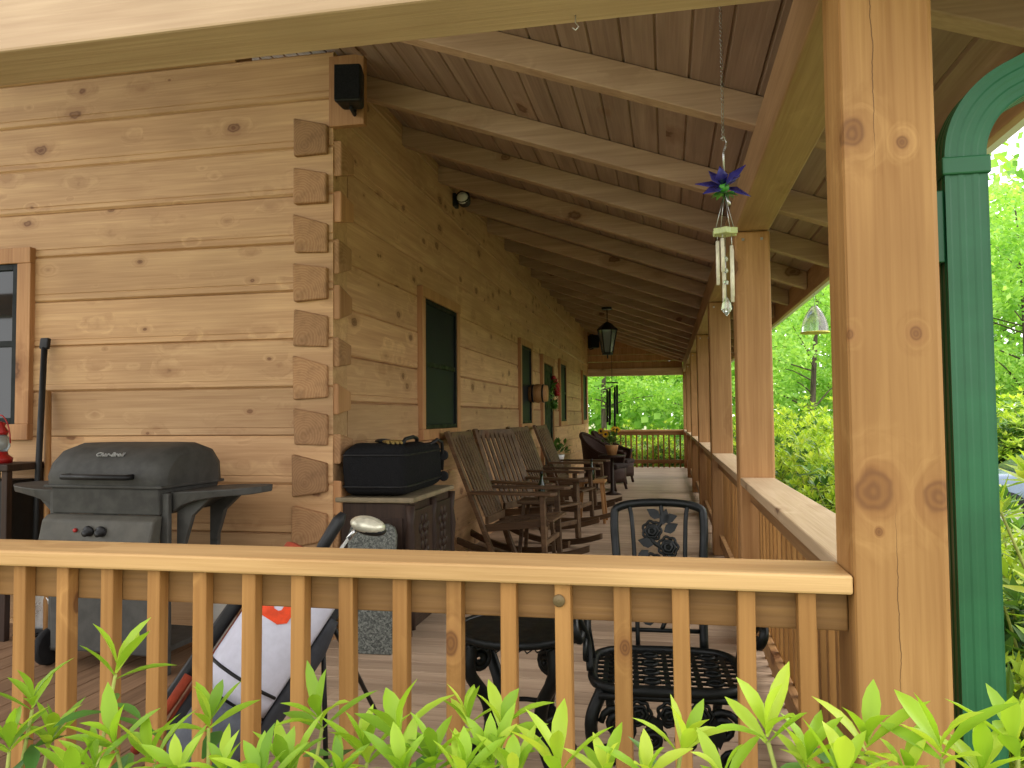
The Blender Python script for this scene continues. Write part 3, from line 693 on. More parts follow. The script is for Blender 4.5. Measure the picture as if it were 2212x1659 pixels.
def club(label,base,head,shaftmat,kind):
    t=thing('golf_club',label,'golf club',base)
    base=Vector(base);d=Vector(head)-base
    MB().tube([(0,0,0),d*.97],.0065,8).build('shaft',shaftmat,t)
    if kind=='driver':
        h=MB().ball((0,0,0),.06,20,(1.15,.95,.55)).build('club_head',plain('silver_head',col(206,202,180),.25,.3),t); h.location=d+Vector((.045,-.02,.0)); h.rotation_euler=(0,R(12),0)
        s_=MB().ball((0,0,0),.059,18,(1.12,.95,.42)).build('sole',m_black,t); s_.location=d+Vector((.049,-.012,-.014)); s_.rotation_euler=(0,R(12),0)
        MB().tube([d*.9,d*1.0+Vector((.01,0,0))],.01,8).build('hosel',m_steel,t)
    elif kind=='cover':
        MB().tube([d*.72,d*.8,d*.95,d],[.014,.022,.024,.012],10).build('head_cover',m_black,t)
    else:
        b=MB(); b.prism([(-.005,-.01),(.06,-.025),(.075,.02),(.0,.012)],'y',-.008,.008); b.build('club_head',m_steel,t,.004).location=d
q=lambda a,b_,z: B0+Mg@Vector((a,b_,z))
club('driver with large silver head leaning out of the golf bag',q(.03,.02,.3),atY(775,1132,2.78),m_white,'driver')
club('black covered club standing in the golf bag',q(-.05,.0,.3),atY(742,1108,2.66),m_black,'cover')
club('steel iron low in the golf bag',q(.06,-.04,.3),q(.1,-.02,.85),m_steel,'iron')
club('short steel wedge beside the iron in the golf bag',q(.02,-.06,.3),q(.06,-.07,.8),m_steel,'iron')
# ------------------------------------------------------------------ cast metal chair + table
ch=thing('cast_metal_chair','black cast metal armchair with rose pattern back facing the railing','chair',(-.02,2.62,0),R(3))
def arc(pts,n=6):
    P=[Vector(p) for p in pts]; P=[2*P[0]-P[1]]+P+[2*P[-1]-P[-2]]; out=[]
    for i in range(1,len(P)-2):
        for k in range(n):
            t=k/n; a,b_,c_,d=P[i-1],P[i],P[i+1],P[i+2]
            out.append(.5*((2*b_)+(c_-a)*t+(2*a-5*b_+4*c_-d)*t*t+(3*b_-3*c_+d-a)*t**3))
    out.append(P[-2]); return out
def bk(x,z): return (x,.2+.16*(z-.45)/.5,z)
fr=arc([bk(-.145,.44),bk(-.15,.65),bk(-.165,.87),bk(-.14,.925),bk(0,.94),bk(.14,.925),bk(.165,.87),bk(.15,.65),bk(.145,.44)])
back=MB().tube(fr,.0155,8).build('backrest',m_blackcast,ch)
b=MB()
for sx in (-1,1):
    b.tube(arc([bk(sx*.085,.45),bk(sx*.088,.65),bk(sx*.098,.86),bk(sx*.108,.932)]),.009,6)
b.tube([bk(-.145,.5),bk(.145,.5)],.008,6)
b.build('inner_rods',m_blackcast,back)
def spiral(b,x,z,r,pl=bk,tr=.006):
    pts=[]
    for i in range(26):
        a=i*.52; q_=r*(1-i/28); v=Vector(pl(x+q_*cos(a),z+q_*sin(a)*.9)); v.y-=.004*(i/26)*2; pts.append(v)
    b.tube(pts,tr,6)
def rose(b,x,z,r,pl=bk):
    for k,(rr_,nn) in enumerate(((1.,7),(.68,6),(.36,5))):
        ring=[]
        for i in range(nn*5):
            a=2*PI*i/(nn*5)+k*.5; q_=r*rr_*(1+.09*cos(nn*a)); v=Vector(pl(x+q_*cos(a),z+q_*sin(a))); v.y-=.006*k; ring.append(v)
        b.tube(ring,r*.17,6,closed=True)
    v=Vector(pl(x,z)); b.ball((v.x,v.y-.004,v.z),r*.7,10,(1,.25,1))
for x,z,r in ((-.026,.838,.033),(.032,.782,.034),(-.026,.722,.034),(.026,.645,.03),(-.022,.575,.03)):
    b=MB(); rose(b,x,z,r); b.build('rose',m_blackcast,back)
b=MB(); b.tube(arc([bk(0,.5),bk(.035,.6),bk(-.03,.68),bk(.035,.75),bk(-.03,.81),bk(.01,.87),bk(0.01,.935)]),.008,6)
def cleaf(b,x,z,a,L,pl=bk):
    up=[];dn=[]
    for t_,w_ in ((0,0),(.3,.28),(.6,.26),(1,0)):
        for s_,ls in ((1,up),(-1,dn)):
            xx=x+L*(t_*cos(a)-s_*w_*sin(a)); zz=z+L*(t_*sin(a)+s_*w_*cos(a)); ls.append(Vector(pl(xx,zz)))
    poly=up+dn[::-1][1:-1]; k=len(poly)
    b.add([v+Vector((0,-.006,0)) for v in poly]+[v+Vector((0,.006,0)) for v in poly],[list(range(k)),list(range(k,2*k))[::-1]]+[(i,(i+1)%k,k+(i+1)%k,k+i) for i in range(k)])
for x,z,a in ((.012,.875,.3),(.008,.885,2.6),(.018,.835,.5),(.014,.86,1.3),(-.02,.79,2.9),(-.04,.77,3.9),(.012,.72,.0),(.04,.735,-.9),(-.03,.68,2.8),(.03,.61,.2),(-.02,.63,2.9),(.02,.55,.2),(-.02,.53,3.)): cleaf(b,x,z,a,.06)
b.build('vine',m_blackcast,back)
b=MB(); S=.235
rim=[(S*math.copysign(abs(cos(a))**.5,cos(a)),.21*math.copysign(abs(sin(a))**.5,sin(a))-.03,.44) for a in [2*PI*i/36 for i in range(36)]]
b.tube(rim,.016,8,closed=True); seat=b.build('seat',m_blackcast,ch)
b=MB()
for i in range(-4,5):
    x=i*.048; l=.2*(1-abs(i/6)**4); b.bar((x,-.03-l,.44),(x,-.03+l,.44),.016,.008); b.bar((-S+.01,-.03+i*.043,.442),(S-.01,-.03+i*.043,.442),.014,.006)
for i in range(-3,4,2):
    for j in range(-3,4,2):
        b.tube([(i*.048+.024*cos(a),j*.043-.03+.022*sin(a),.446) for a in [2*PI*k/10 for k in range(10)]],.006,5,closed=True)
b.build('seat_lattice',m_blackcast,seat)
for sx in (-1,1):
    b=MB(); b.tube(arc([(sx*.15,.26,.67),(sx*.22,.16,.68),(sx*.275,-.0,.66),(sx*.285,-.16,.645),(sx*.28,-.22,.61),(sx*.27,-.20,.575),(sx*.265,-.165,.585)]),.014,8)
    b.tube(arc([(sx*.28,-.16,.64),(sx*.25,-.1,.55),(sx*.24,-.13,.46)]),.012,8); b.tube(arc([(sx*.27,.05,.655),(sx*.25,.0,.56),(sx*.235,.03,.45)]),.009,6)
    pa=lambda u,v,sx=sx:(sx*.255,u,v)
    spiral(b,-.03,.55,.06,pa,.01); spiral(b,.09,.55,.05,pa,.009); spiral(b,-.12,.52,.04,pa,.008)
    b.build('arm',m_blackcast,ch)
    b=MB(); b.tube(arc([(sx*.2,-.2,.43),(sx*.235,-.23,.33),(sx*.21,-.2,.15),(sx*.23,-.24,.03),(sx*.245,-.26,.012)]),.02,8); pa=lambda u,v,sx=sx:(sx*.15+u*sx,-.225,v); spiral(b,.0,.34,.055,pa,.011); spiral(b,.03,.24,.035,pa,.009); b.build('leg',m_blackcast,ch)
    b=MB(); b.tube(arc([(sx*.17,.15,.43),(sx*.19,.2,.28),(sx*.17,.2,.12),(sx*.19,.25,.012)]),.016,8); b.build('leg',m_blackcast,ch)
def fp(x,z): return (x,-.238,z)
b=MB()
for x in (-.09,.0,.09): rose(b,x,.375,.034,fp)
for x in (-.13,-.05,.05,.13): cleaf(b,x,.37,-1.4,.09,fp)
for x in (-.05,.05): spiral(b,x,.30,.04,fp,.008)
b.tube([(-.21,-.235,.42),(.21,-.235,.42)],.01,6)
b.build('apron_scroll',m_blackcast,seat)
tb=thing('side_table','small round black cast metal table left of the cast chair','table',(-.54,2.78,0))
b=MB(); b.tube([(.225*cos(a),.225*sin(a),.5) for a in [2*PI*i/40 for i in range(40)]],.014,8,closed=True)
for i in range(40):
    a=2*PI*i/40; b.tube([(.225*cos(a)+.014*cos(k),.225*sin(a),.488+.012*sin(k)) for k in (0,1.5,3.,4.5)],.003,5,closed=True)
b.lathe([(.0,.498),(.215,.498),(.215,.506),(.0,.508)],40,sm=False)
b.build('tabletop',m_blackcast,tb)
for i in range(4):
    a=PI/4+i*PI/2; cx_,sx_=cos(a),sin(a)
    b=MB(); b.tube(arc([(.2*cx_,.2*sx_,.48),(.21*cx_,.21*sx_,.38),(.14*cx_,.14*sx_,.27),(.13*cx_,.13*sx_,.16),(.2*cx_,.2*sx_,.05),(.235*cx_,.235*sx_,.012)]),.024,8)
    pl=lambda u,v,cx_=cx_,sx_=sx_:(cx_*(.16+u),sx_*(.16+u),v)
    spiral(b,.01,.42,.05,pl,.012); spiral(b,.03,.1,.045,pl,.011); b.build('leg',m_blackcast,tb)
MB().tube([(.13*cos(a),.13*sin(a),.2) for a in [2*PI*i/20 for i in range(20)]],.009,6,closed=True).build('ring_stretcher',m_blackcast,tb)
# ------------------------------------------------------------------ rocking chairs
def make_rocker(label,loc,rz):
    t=thing('rocking_chair',label,'rocking chair',loc,rz,'rocking chairs along the log wall')
    Wd=.28
    b=MB()
    for i in range(9):
        u=i/8; x=-.06+.52*u; z=.36+.07*u-.02*sin(PI*u); b.bar((x,-Wd+.02,z),(x,Wd-.02,z),.05,.018,(0,0,1))
    b.build('seat',m_rock,t,.003)
    b=MB()
    for i in range(7):
        y=-.21+.07*i; b.bar((-.07,y,.40),(-.38,y,1.09+.03*cos(y*6)),.014,.045,(0,1,0))
    b.bar((-.075,-Wd+.03,.42),(-.075,Wd-.03,.42),.03,.06,(0,0,1)); b.bar((-.385,-Wd+.02,1.10),(-.385,Wd-.02,1.10),.028,.085,(0,0,1))
    b.build('backrest',m_rock,t,.004)
    for s_ in (-1,1):
        MB().bar((.02,s_*Wd,.06),(-.41,s_*Wd,1.15),.035,.055,(0,1,0)).build('back_post',m_rock,t,.004)
        MB().bar((.42,s_*Wd,.09),(.40,s_*Wd,.63),.04,.055,(0,1,0)).build('leg',m_rock,t,.004)
        MB().prism([(-.2,s_*Wd-.05),(.48,s_*Wd-.07),(.52,s_*Wd-.03),(.52,s_*Wd+.03),(.48,s_*Wd+.065),(-.2,s_*Wd+.03)],'z',.635,.66).build('arm',m_rock,t,.005)
        b=MB(); b.bar((-.1,s_*(Wd-.03),.355),(.44,s_*(Wd-.03),.415),.025,.06); b.build('side_rail',m_rock,t,.003)
        b=MB(); pts=[(x,s_*Wd,.03+.115*((x-.12)/.6)**2) for x in [-.52+1.2*i/12 for i in range(13)]]
        vs=[];fs=[]
        for (x,y,z) in pts: vs+=[(x,y-.02,z-.028),(x,y+.02,z-.028),(x,y+.02,z+.028),(x,y-.02,z+.028)]
        for i in range(12):
            for j in range(4): fs.append((i*4+j,i*4+(j+1)%4,i*4+4+(j+1)%4,i*4+4+j))
        fs+=[(0,1,2,3),(48,49,50,51)]
        b.add(vs,fs).build('rocker',m_rock,t,.004)
    MB().bar((.41,-Wd,.25),(.41,Wd,.25),.03,.04).build('stretcher',m_rock,t,.003)
    return t
r1=make_rocker('nearest wooden rocking chair, beside the carved cabinet',(-1.37,6.42,0),R(-4))
copy_tree(r1,None,(-1.36,7.4,0),R(-26),'second rocking chair from the cabinet, its slatted back turned to the camera')
copy_tree(r1,None,(-1.35,8.9,0),R(-12),'third rocking chair from the cabinet')
copy_tree(r1,None,(-1.33,10.5,0),R(-6),'fourth rocking chair from the cabinet, farthest of the four')
def stool(label,loc,h,mat):
    t=thing('wooden_stool',label,'stool',loc)
    MB().box(-.17,.17,-.17,.17,h-.03,h).build('seat',mat,t,.006)
    for sx in (-1,1):
        for sy in (-1,1): MB().bar((sx*.16,sy*.16,0),(sx*.12,sy*.12,h-.03),.032,.032,(0,1,0)).build('leg',mat,t,.004)
    return t
stool('light wooden stool between the third and fourth rocking chairs',(-.9,9.3,0),.5,m_stool)
stool('dark wooden stool between the first two rocking chairs',(-1.15,6.92,0),.52,m_rock)
def bottle(loc,label,mat=m_bottle):
    t=thing('bottle',label,'bottle',loc)
    MB().lathe([(.033,0),(.035,.02),(.035,.13),(.014,.18),(.0125,.24)],14).build('flask',mat,t)
    MB().lathe([(.014,.225),(.015,.25),(.0,.251)],12).build('cap',m_black,t)
bottle((-1.12,6.88,.521),'dark green bottle on the stool between the first rocking chairs')
bottle((-.9,9.28,.501),'dark bottle on the light wooden stool')
# ------------------------------------------------------------------ wicker chairs
def make_wicker(label,loc,rz):
    t=thing('wicker_chair',label,'chair',loc,rz,'wicker chairs near the far end')
    def top(a): return .60+.36*max(0,cos(a*.72))**2
    def fn(u,v):
        a=R(-125)+R(250)*u; r=.33+.06*v*v; return (-r*cos(a)*1.08,r*sin(a),.16+(top(a)-.16)*v)
    MB().grid(fn,28,10).build('shell',m_wicker,t,0,solid=.03)
    MB().tube([fn(i/28,1) for i in range(29)],.032,8).build('rolled_rim',m_wicker,t)
    def skirt(u,v):
        a=R(-60)+R(120)*u; return (.36*cos(a)*.95,.36*sin(a)*.95,.14+.24*v)
    MB().grid(skirt,10,3).build('skirt',m_wicker,t,0,solid=.02)
    MB().box(-.26,.32,-.27,.27,.37,.45).build('cushion',plain('dark_cushion',col(46,32,28),.85),t,.03)
    for sx in (-1,1):
        for sy in (-1,1): MB().tube([(sx*.24,sy*.22,.2),(sx*.28,sy*.25,0)],.024,8).build('leg',m_wicker,t)
    return t
w1=make_wicker('nearer dark wicker armchair beyond the rocking chairs',(-1.05,13.3,0),R(-18))
copy_tree(w1,None,(-.98,14.7,0),R(-12),'farther dark wicker armchair beyond the rocking chairs')
def leafquad(b,base,d,n,L,W):
    d=d.normalized(); s=d.cross(n)
    if s.length<1e-3: s=d.orthogonal()
    s.normalize(); n=s.cross(d)
    b.add([base,base+d*L*.45+s*W+n*W*.3,base+d*L,base+d*L*.45-s*W+n*W*.3,base+d*L*.5],[(0,1,4),(1,2,4),(2,3,4),(3,0,4)],True)
def pot_flowers(name,label,loc,flowers,potmat,h=.3,nl=60):
    t=thing(name,label,'plant',loc)
    MB().lathe([(.07,0),(.1,.12),(.11,.16),(.095,.16)],16).build('pot',potmat,t)
    b=MB()
    for i in range(nl):
        a=rng.uniform(0,2*PI); e=rng.uniform(.2,1.3); d=Vector((cos(a)*cos(e),sin(a)*cos(e),sin(e)))
        leafquad(b,Vector((0,0,.16))+d*rng.uniform(.05,h*.8),(d+Vector((rng.uniform(-.5,.5),rng.uniform(-.5,.5),rng.uniform(-.3,.3)))),Vector((0,0,1)),.1,.025)
    b.build('foliage',m_old,t,fix=False)
    for i in range(flowers):
        a=rng.uniform(0,2*PI); d=Vector((cos(a)*.7,sin(a)*.7-.3,.8)).normalized(); c_=Vector((0,0,.16))+d*h
        st_=MB().tube([(0,0,.15),c_],.004,5).build('flower_stem',m_stem,t)
        b=MB(); n_=Vector((d.x*.5,-.8,.4)).normalized(); u_=n_.orthogonal().normalized(); v_=n_.cross(u_)
        for k in range(12):
            A=2*PI*k/12; r_=u_*cos(A)+v_*sin(A); leafquad(b,c_+r_*.015,r_+n_*.2,n_,.05,.013)
        b.build('petals',m_yellow,st_,fix=False)
        MB().ball(c_+n_*.008,.022,8).build('flower_center',m_dark,st_)
    return t
p=atY(1322,972,12.6); t=thing('side_table','small dark table holding the sunflowers','table',(p.x,12.55,0))
MB().lathe([(.22,.6),(.22,.63),(0,.63)],20).build('tabletop',m_dark,t); MB().lathe([(.16,0),(.03,.05),(.025,.6)],12).build('pedestal',m_dark,t)
pot_flowers('flower_pot','pot of yellow sunflowers on the small dark table',(p.x,12.55,.632),4,m_stool,.28)
t=thing('plant_bench','low dark bench under the potted plant by the door','bench',(-1.62,11.35,0)); MB().box(-.18,.18,-.3,.3,.5,.54).build('top',m_rock,t,.004)
for sy in (-1,1): MB().box(-.15,.15,sy*.25-.02,sy*.25+.02,0,.5).build('leg',m_rock,t,.004)
pot_flowers('potted_plant','leafy green potted plant on the low bench near the door',(-1.60,11.3,.541),0,m_white,.28,70)
wr=thing('door_wreath','leafy wreath with red flowers hanging on the door','wreath',(XW+.07,12.25,1.62))
b=MB()
for i in range(150):
    a=rng.uniform(0,2*PI); c_=Vector((rng.uniform(0,.05),.2*cos(a),.2*sin(a))); d=Vector((rng.uniform(0,.8),rng.uniform(-1,1),rng.uniform(-1,1))); leafquad(b,c_,d,Vector((1,0,0)),.1,.025)
b.build('foliage',m_old,wr,fix=False)
b=MB()
for i in range(26):
    a=R(60)+rng.uniform(-.9,.9); b.ball((rng.uniform(.03,.1),.2*cos(a)+rng.uniform(-.05,.05),.2*sin(a)+rng.uniform(-.05,.08)),.035,8)
b.build('flower',m_red,wr)
p=atX(1163,850,XW+.14); t=thing('barrel_sign','small wooden keg hung on the wall left of the door','keg',p)
MB().lathe([(.0,-.13),(.11,-.13),(.135,0),(.11,.13),(.0,.13)],18,(0,0,0),Matrix.Rotation(PI/2,3,'Y')).build('keg',m_stool,t)
for z_ in (-.07,.07): MB().lathe([(.126,z_-.012),(.13,z_),(.126,z_+.012)],18,(0,0,0),Matrix.Rotation(PI/2,3,'Y')).build('hoop',m_black,t)
# ------------------------------------------------------------------ hanging things
Yl=4.5+.92*8; p=atY(1312,730,Yl); zr=zc(p.x)-RD-.001; LS=1.18
lt=thing('porch_lantern','black glass porch lantern hanging from a rafter','lantern',(p.x,Yl,p.z-.22*LS))
Hh=zr-(p.z-.22*LS)
MB().lathe([(.08,Hh-.03),(.09,Hh)],16).build('ceiling_plate',m_black,lt)
MB().tube([(0,0,.43*LS),(0,0,Hh-.02)],.008,6).build('chain',m_black,lt)
b=MB()
for i in range(6):
    a=i*PI/3; b.bar((.07*LS*cos(a),.07*LS*sin(a),.03*LS),(.125*LS*cos(a),.125*LS*sin(a),.32*LS),.014,.014)
b.lathe([(.07*LS,.0),(.075*LS,.03*LS)],6,sm=False).lathe([(.14*LS,.32*LS),(.13*LS,.34*LS),(.05*LS,.41*LS),(.015*LS,.43*LS)],6,sm=False); b.build('frame',m_black,lt)
MB().lathe([(.066*LS,.035*LS),(.12*LS,.318*LS)],6,sm=False).build('glass_panes',m_lampglass,lt)
MB().tube([(0,0,-.06),(0,0,0)],.012,8).build('finial',m_black,lt)
Yc=2.7; hk=atY(1562,300,Yc); X0=hk.x
O=Vector((X0,Yc,hk.z-.9)); zz=lambda py: atY(1562,py,Yc).z-O.z
wc=thing('wind_chime','wind chime with blue enamel flower and pale tubes','wind chime',O)
ztop=zc(X0)-.002-O.z
b=MB(); zk=zz(305)
while zk<ztop:
    b.tube([(.004*cos(a),.004*sin(a) if int(zk*100)%2 else 0,zk+.008+.009*sin(a)) for a in (0,1.05,2.1,3.14,4.2,5.2)],.0012,4,closed=True); zk+=.016
b.build('chain',m_steel,wc)
b=MB().tube([(.0,0,zz(375)),(0,0,zz(330)),(.006,0,zz(318)),(.012,0,zz(308)),(.004,0,zz(296)),(-.008,0,zz(300))],.0035,6); b.build('hook',m_steel,wc)
b=MB(); cz=zz(405)
for i in range(9):
    a=2*PI*i/9+.3; e=(-.3,.6,-.1,.85,.2,-.35,.5,.1,.7)[i]; d=Vector((cos(a)*cos(e),sin(a)*cos(e),sin(e))); leafquad(b,Vector((0,0,cz)),d,Vector((.3*cos(a*2),-.8,.8)),.1,.022)
b.build('petals',m_flowerblue,wc,fix=False,solid=.002)
b=MB()
for i in range(9):
    a=2*PI*i/9; d=Vector((cos(a),sin(a),-.25)); leafquad(b,Vector((0,0,cz-.02)),d,Vector((0,-.6,1)),.05,.016)
b.ball((0,0,cz),.018,10); b.build('leaves',m_leafenamel,wc,fix=False)
b=MB().tube([(.0,0,cz),(.012,-.01,cz-.05),(.015,-.012,cz-.065)],.006,6)
for i in range(4):
    a=i*PI/2+.4; b.tube([(0,0,cz-.02),(.035*cos(a),.035*sin(a),zz(497))],.0012,4)
b.build('cords',m_steel,wc)
b=MB(); pts=[((.046 if i%2 else .034)*cos(2*PI*i/12),(.046 if i%2 else .034)*sin(2*PI*i/12)) for i in range(12)]
b.prism(pts,'z',zz(508),zz(495)); b.build('top_disc',plain('pale_green_resin',col(180,190,130),.35),wc,.002)
m_tubes=plain('pale_aluminium',col(222,216,190),.45,.1)
for i,(py0,py1) in enumerate(((538,640),(530,668),(520,615),(518,590),(534,655))):
    a=2*PI*i/5+.5; x,y=.026*cos(a),.026*sin(a)
    tt=MB().tube([(x,y,zz(py1)),(x,y,zz(py0))],.0062,10).build('chime_tube',m_tubes,wc)
    MB().tube([(x,y,zz(py0)),(x,y,zz(505))],.001,4).build('cord',m_steel,tt)
MB().tube([(0,0,zz(505)),(0,0,zz(645))],.001,4).build('center_cord',m_steel,wc)
for py in (560,585,610): MB().ball((0,0,zz(py)),.009,8).build('glass_bead',m_glass,wc)
MB().lathe([(.0,zz(684)),(.018,zz(668)),(.014,zz(655)),(.004,zz(643))],6,sm=False).build('crystal_pendant',m_glass,wc)
Yb=15.6; p=atY(1322,830,Yb); bc=thing('wind_chime','large black tube wind chime hanging near the far end','wind chime',(p.x,Yb,1.0)); top_=p.z-1.0
b=MB().lathe([(.12,top_+.02),(.12,top_+.04)],16); b.build('top_disc',m_black,bc)
MB().tube([(0,0,top_+.03),(0,0,zc(p.x)-1.0-.003)],.005,5).build('cord',m_black,bc)
for i in range(6):
    a=2*PI*i/6; MB().tube([(.1*cos(a),.1*sin(a),top_-.02-.03*i),(.1*cos(a),.1*sin(a),.3-.055*i)],.021,8).build('chime_tube',m_black,bc)
MB().lathe([(.06,top_*.5),(.06,top_*.5+.02)],14).build('striker',m_black,bc); MB().tube([(0,0,top_),(0,0,-.05)],.003,4).build('center_cord',m_black,bc)
p=atX(1760,690,XE+.04); hv=thing('hanging_feeder','ribbed clear glass feeder hanging from the eave outside','feeder',(p.x,p.y,p.z-.1))
pr=[]
for i in range(15):
    u=i/14; pr.append((.105*(1-u**2.2*.72)+.006*sin(i*PI),.0+.2*u)); pr.append((.105*(1-(u+.03)**2.2*.72)-.008,.0+.2*(u+.035)))
MB().lathe(pr,20).build('jar',m_glass,hv); MB().lathe([(.11,-.01),(.11,.0)],20).build('base',plain('yellow_plastic',col(200,190,90),.5),hv)
MB().tube([(0,0,.2),(0,0,zc(XE)-.12-p.z+.1)],.002,4).build('wire',m_steel,hv)
p=atY(1245,45,1.95); tag(MB().tube([(p.x,1.93,ZB),(p.x,1.93,ZB-.02),(p.x+.008,1.93,ZB-.032),(p.x,1.93,ZB-.04),(p.x-.008,1.93,ZB-.032)],.002,6).build('screw_hook',m_steel),'small bare screw hook under the front beam','hook')
# ------------------------------------------------------------------ vegetation
def hleaf(b,base,d,n,L,W,curl):
    d=d.normalized(); s=d.cross(n)
    if s.length<1e-3: s=d.orthogonal()
    s.normalize(); n=s.cross(d); vs=[];fs=[]
    pr=((0,.16),(.2,.55),(.42,.95),(.62,1.),(.82,.68),(1,.03))
    for t_,w_ in pr:
        c_=base+d*(L*t_)-n*(curl*L*t_*t_)
        vs+=[c_-s*W*w_+n*W*w_*.42,c_,c_+s*W*w_+n*W*w_*.42]
    for i in range(5):
        k=i*3; fs+=[(k,k+1,k+4,k+3),(k+1,k+2,k+5,k+4)]
    b.add(vs,fs,True)
def whorl(b,tip,axis,nl,L,W,hi=True,e0=12,e1=66):
    axis=axis.normalized(); u=axis.orthogonal().normalized(); v=axis.cross(u); ph0=rng.uniform(0,6.28)
    for k in range(nl):
        A=ph0+k*2.399+rng.uniform(-.3,.3); e=R(e0+(e1-e0)*((k+.5)/nl))*rng.uniform(.75,1.25)
        rad=u*cos(A)+v*sin(A); d=axis*cos(e)+rad*sin(e); n=axis*sin(e)-rad*cos(e)
        l=L*(.6+.4*min(1,(k+1)/nl*1.8))*rng.uniform(.8,1.15); base=tip-axis*(L*.3*k/nl)
        if hi: hleaf(b,base,d,n,l,W*rng.uniform(.8,1.15),rng.uniform(.02,.42))
        else: leafquad(b,base,d,n,l,W)
spots=[(255,1425,1.28,1.2),(70,1500,1.25,1.1),(20,1590,1.2,1),(110,1580,1.3,1),(245,1590,1.18,1),(205,1640,1.15,1),(325,1620,1.2,1),(385,1655,1.15,.9),(455,1540,1.3,1.05),(690,1540,1.32,1.1),(790,1612,1.25,1),(862,1570,1.2,1.1),(935,1625,1.15,1),(1010,1540,1.32,.95),(1085,1555,1.25,1.1),(1060,1630,1.2,1),(870,1650,1.12,1),(620,1655,1.2,1),(480,1655,1.15,1),(1205,1635,1.15,1.15),(1110,1660,1.12,1),(1480,1595,1.2,1.05),(1400,1660,1.15,1),(1655,1565,1.12,1.15),(1745,1625,1.12,1.0),(1875,1585,1.15,1.),(2030,1600,1.1,1.1),(1960,1660,1.12,1),(2190,1590,1.15,1.0),(2120,1650,1.12,1),(1560,1670,1.12,1),(1310,1660,1.15,1),(730,1665,1.12,1),(160,1670,1.12,1),(560,1670,1.1,1),(1000,1660,1.1,1),(1820,1665,1.08,1)]
bx=[-1.25,-.72,-.2,.32,.85]
flab=['leftmost light green rhododendron bush in front of the railing','second rhododendron bush from the left in front of the railing','middle rhododendron bush in front of the railing','rhododendron bush in front of the railing just left of the corner post','rhododendron bush at the foot of the corner post and green downspout']
tips=[[] for _ in bx]
for px,py,Y,s_ in spots:
    q_=atY(px,py+8,Y); i=min(range(5),key=lambda k:abs(bx[k]-q_.x)); tips[i].append((q_,s_))
for i,x in enumerate(bx):
    t=thing('rhododendron_bush',flab[i],'bush',(x,1.15,-.42),group='bushes in front of the railing')
    by_=MB();bo_=MB();bs=MB(); root=Vector((x,1.15,-.42))
    for q_,s_ in tips[i]:
        axv=Vector(((q_.x-x)*.4+rng.uniform(-.3,.3),rng.uniform(-.35,.2),1))
        s_*=rng.uniform(.82,1.1)
        whorl(by_,q_,axv,rng.randint(6,10),.096*s_,.0112*s_)
        a2=axv.normalized(); whorl(bo_,q_-a2*.075,a2,4,.1,.0145,True,70,105)
        bs.tube([root+Vector((rng.uniform(-.05,.05),rng.uniform(-.05,.05),0)),root+(q_-root)*.55+Vector((rng.uniform(-.05,.05),0,.08)),q_-a2*.02],[.008,.005,.0032],5)
    for k in range(75):
        a=rng.uniform(0,2*PI); rr_=math.sqrt(rng.random())
        X=x+.34*rr_*cos(a); Yq=1.13+.36*rr_*sin(a); zt=.52-.25*rr_**2-rng.random()**1.5*.7
        axv=Vector((.6*rr_*cos(a),.6*rr_*sin(a),1)); 
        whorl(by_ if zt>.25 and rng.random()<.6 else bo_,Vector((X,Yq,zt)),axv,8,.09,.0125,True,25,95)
        bs.tube([root,root+(Vector((X,Yq,zt))-root)*.6,(X,Yq,zt)],[.006,.004,.002],4,cap=False)
    by_.build('young_leaves',m_young,t,0,True,fix=False); bo_.build('old_leaves',m_old,t,0,True,fix=False); bs.build('stems',m_stem,t,0,True,fix=False)
def make_bush(label,loc,seed,rad,h,nw,group):
    r_=random.Random(seed); t=thing('rhododendron_bush',label,'bush',loc,group=group); by_=MB();bo_=MB();bs=MB()
    for k in range(nw):
        a=r_.uniform(0,2*PI); e=math.asin(r_.uniform(.0,1)); f=r_.uniform(.72,1.08)*(1+.12*sin(a*3+seed)+.1*sin(e*5+a*2))
        d=Vector((cos(a)*cos(e)*rad,sin(a)*cos(e)*rad,sin(e)*h*.8)); q_=Vector((0,0,h*.2))+d*f
        axv=Vector((d.x,d.y,d.z+.5*h)); whorl(by_ if r_.random()<.78 else bo_,q_,axv,8,.11,.018,False,20,90)
        if k%6==0: bs.tube([(0,0,0),q_*.6,q_],[.015,.009,.004],4,cap=False)
    for k in range(nw*6):
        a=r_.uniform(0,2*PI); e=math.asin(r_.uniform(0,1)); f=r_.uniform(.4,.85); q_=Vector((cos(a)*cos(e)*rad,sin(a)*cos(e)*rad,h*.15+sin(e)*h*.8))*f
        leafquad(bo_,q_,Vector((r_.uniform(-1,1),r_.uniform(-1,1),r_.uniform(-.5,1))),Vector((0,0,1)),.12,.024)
    by_.build('young_leaves',m_hedge,t,fix=False); bo_.build('old_leaves',m_old,t,fix=False); bs.build('stems',m_stem,t,fix=False); return t
LH='rhododendron bush in the hedge outside the right railing'; GH='hedge outside the right railing'
hb=[make_bush(LH,(1.6,5.2,-.45),3,.7,1.3,420,GH),make_bush(LH,(1.6,6.4,-.45),5,.72,1.4,420,GH)]
k=0
for y in (7.5,8.6,9.7,10.8,11.9,13.0,14.2,15.6,17.1,18.6):
    copy_tree(hb[k%2],None,(1.65+.15*sin(y*3),y,-.45),y*2.3,None,(1.05,1.05,rng.uniform(1.08,1.22))); k+=1
copy_tree(hb[0],None,(1.7,3.9,-.5),2.,'rhododendron bush outside the railing just behind the downspout',(1,1,1.02))
copy_tree(hb[0],None,(1.42,2.35,-.45),1.,'rhododendron bush to the right of the green downspout',(.9,.9,1.16))
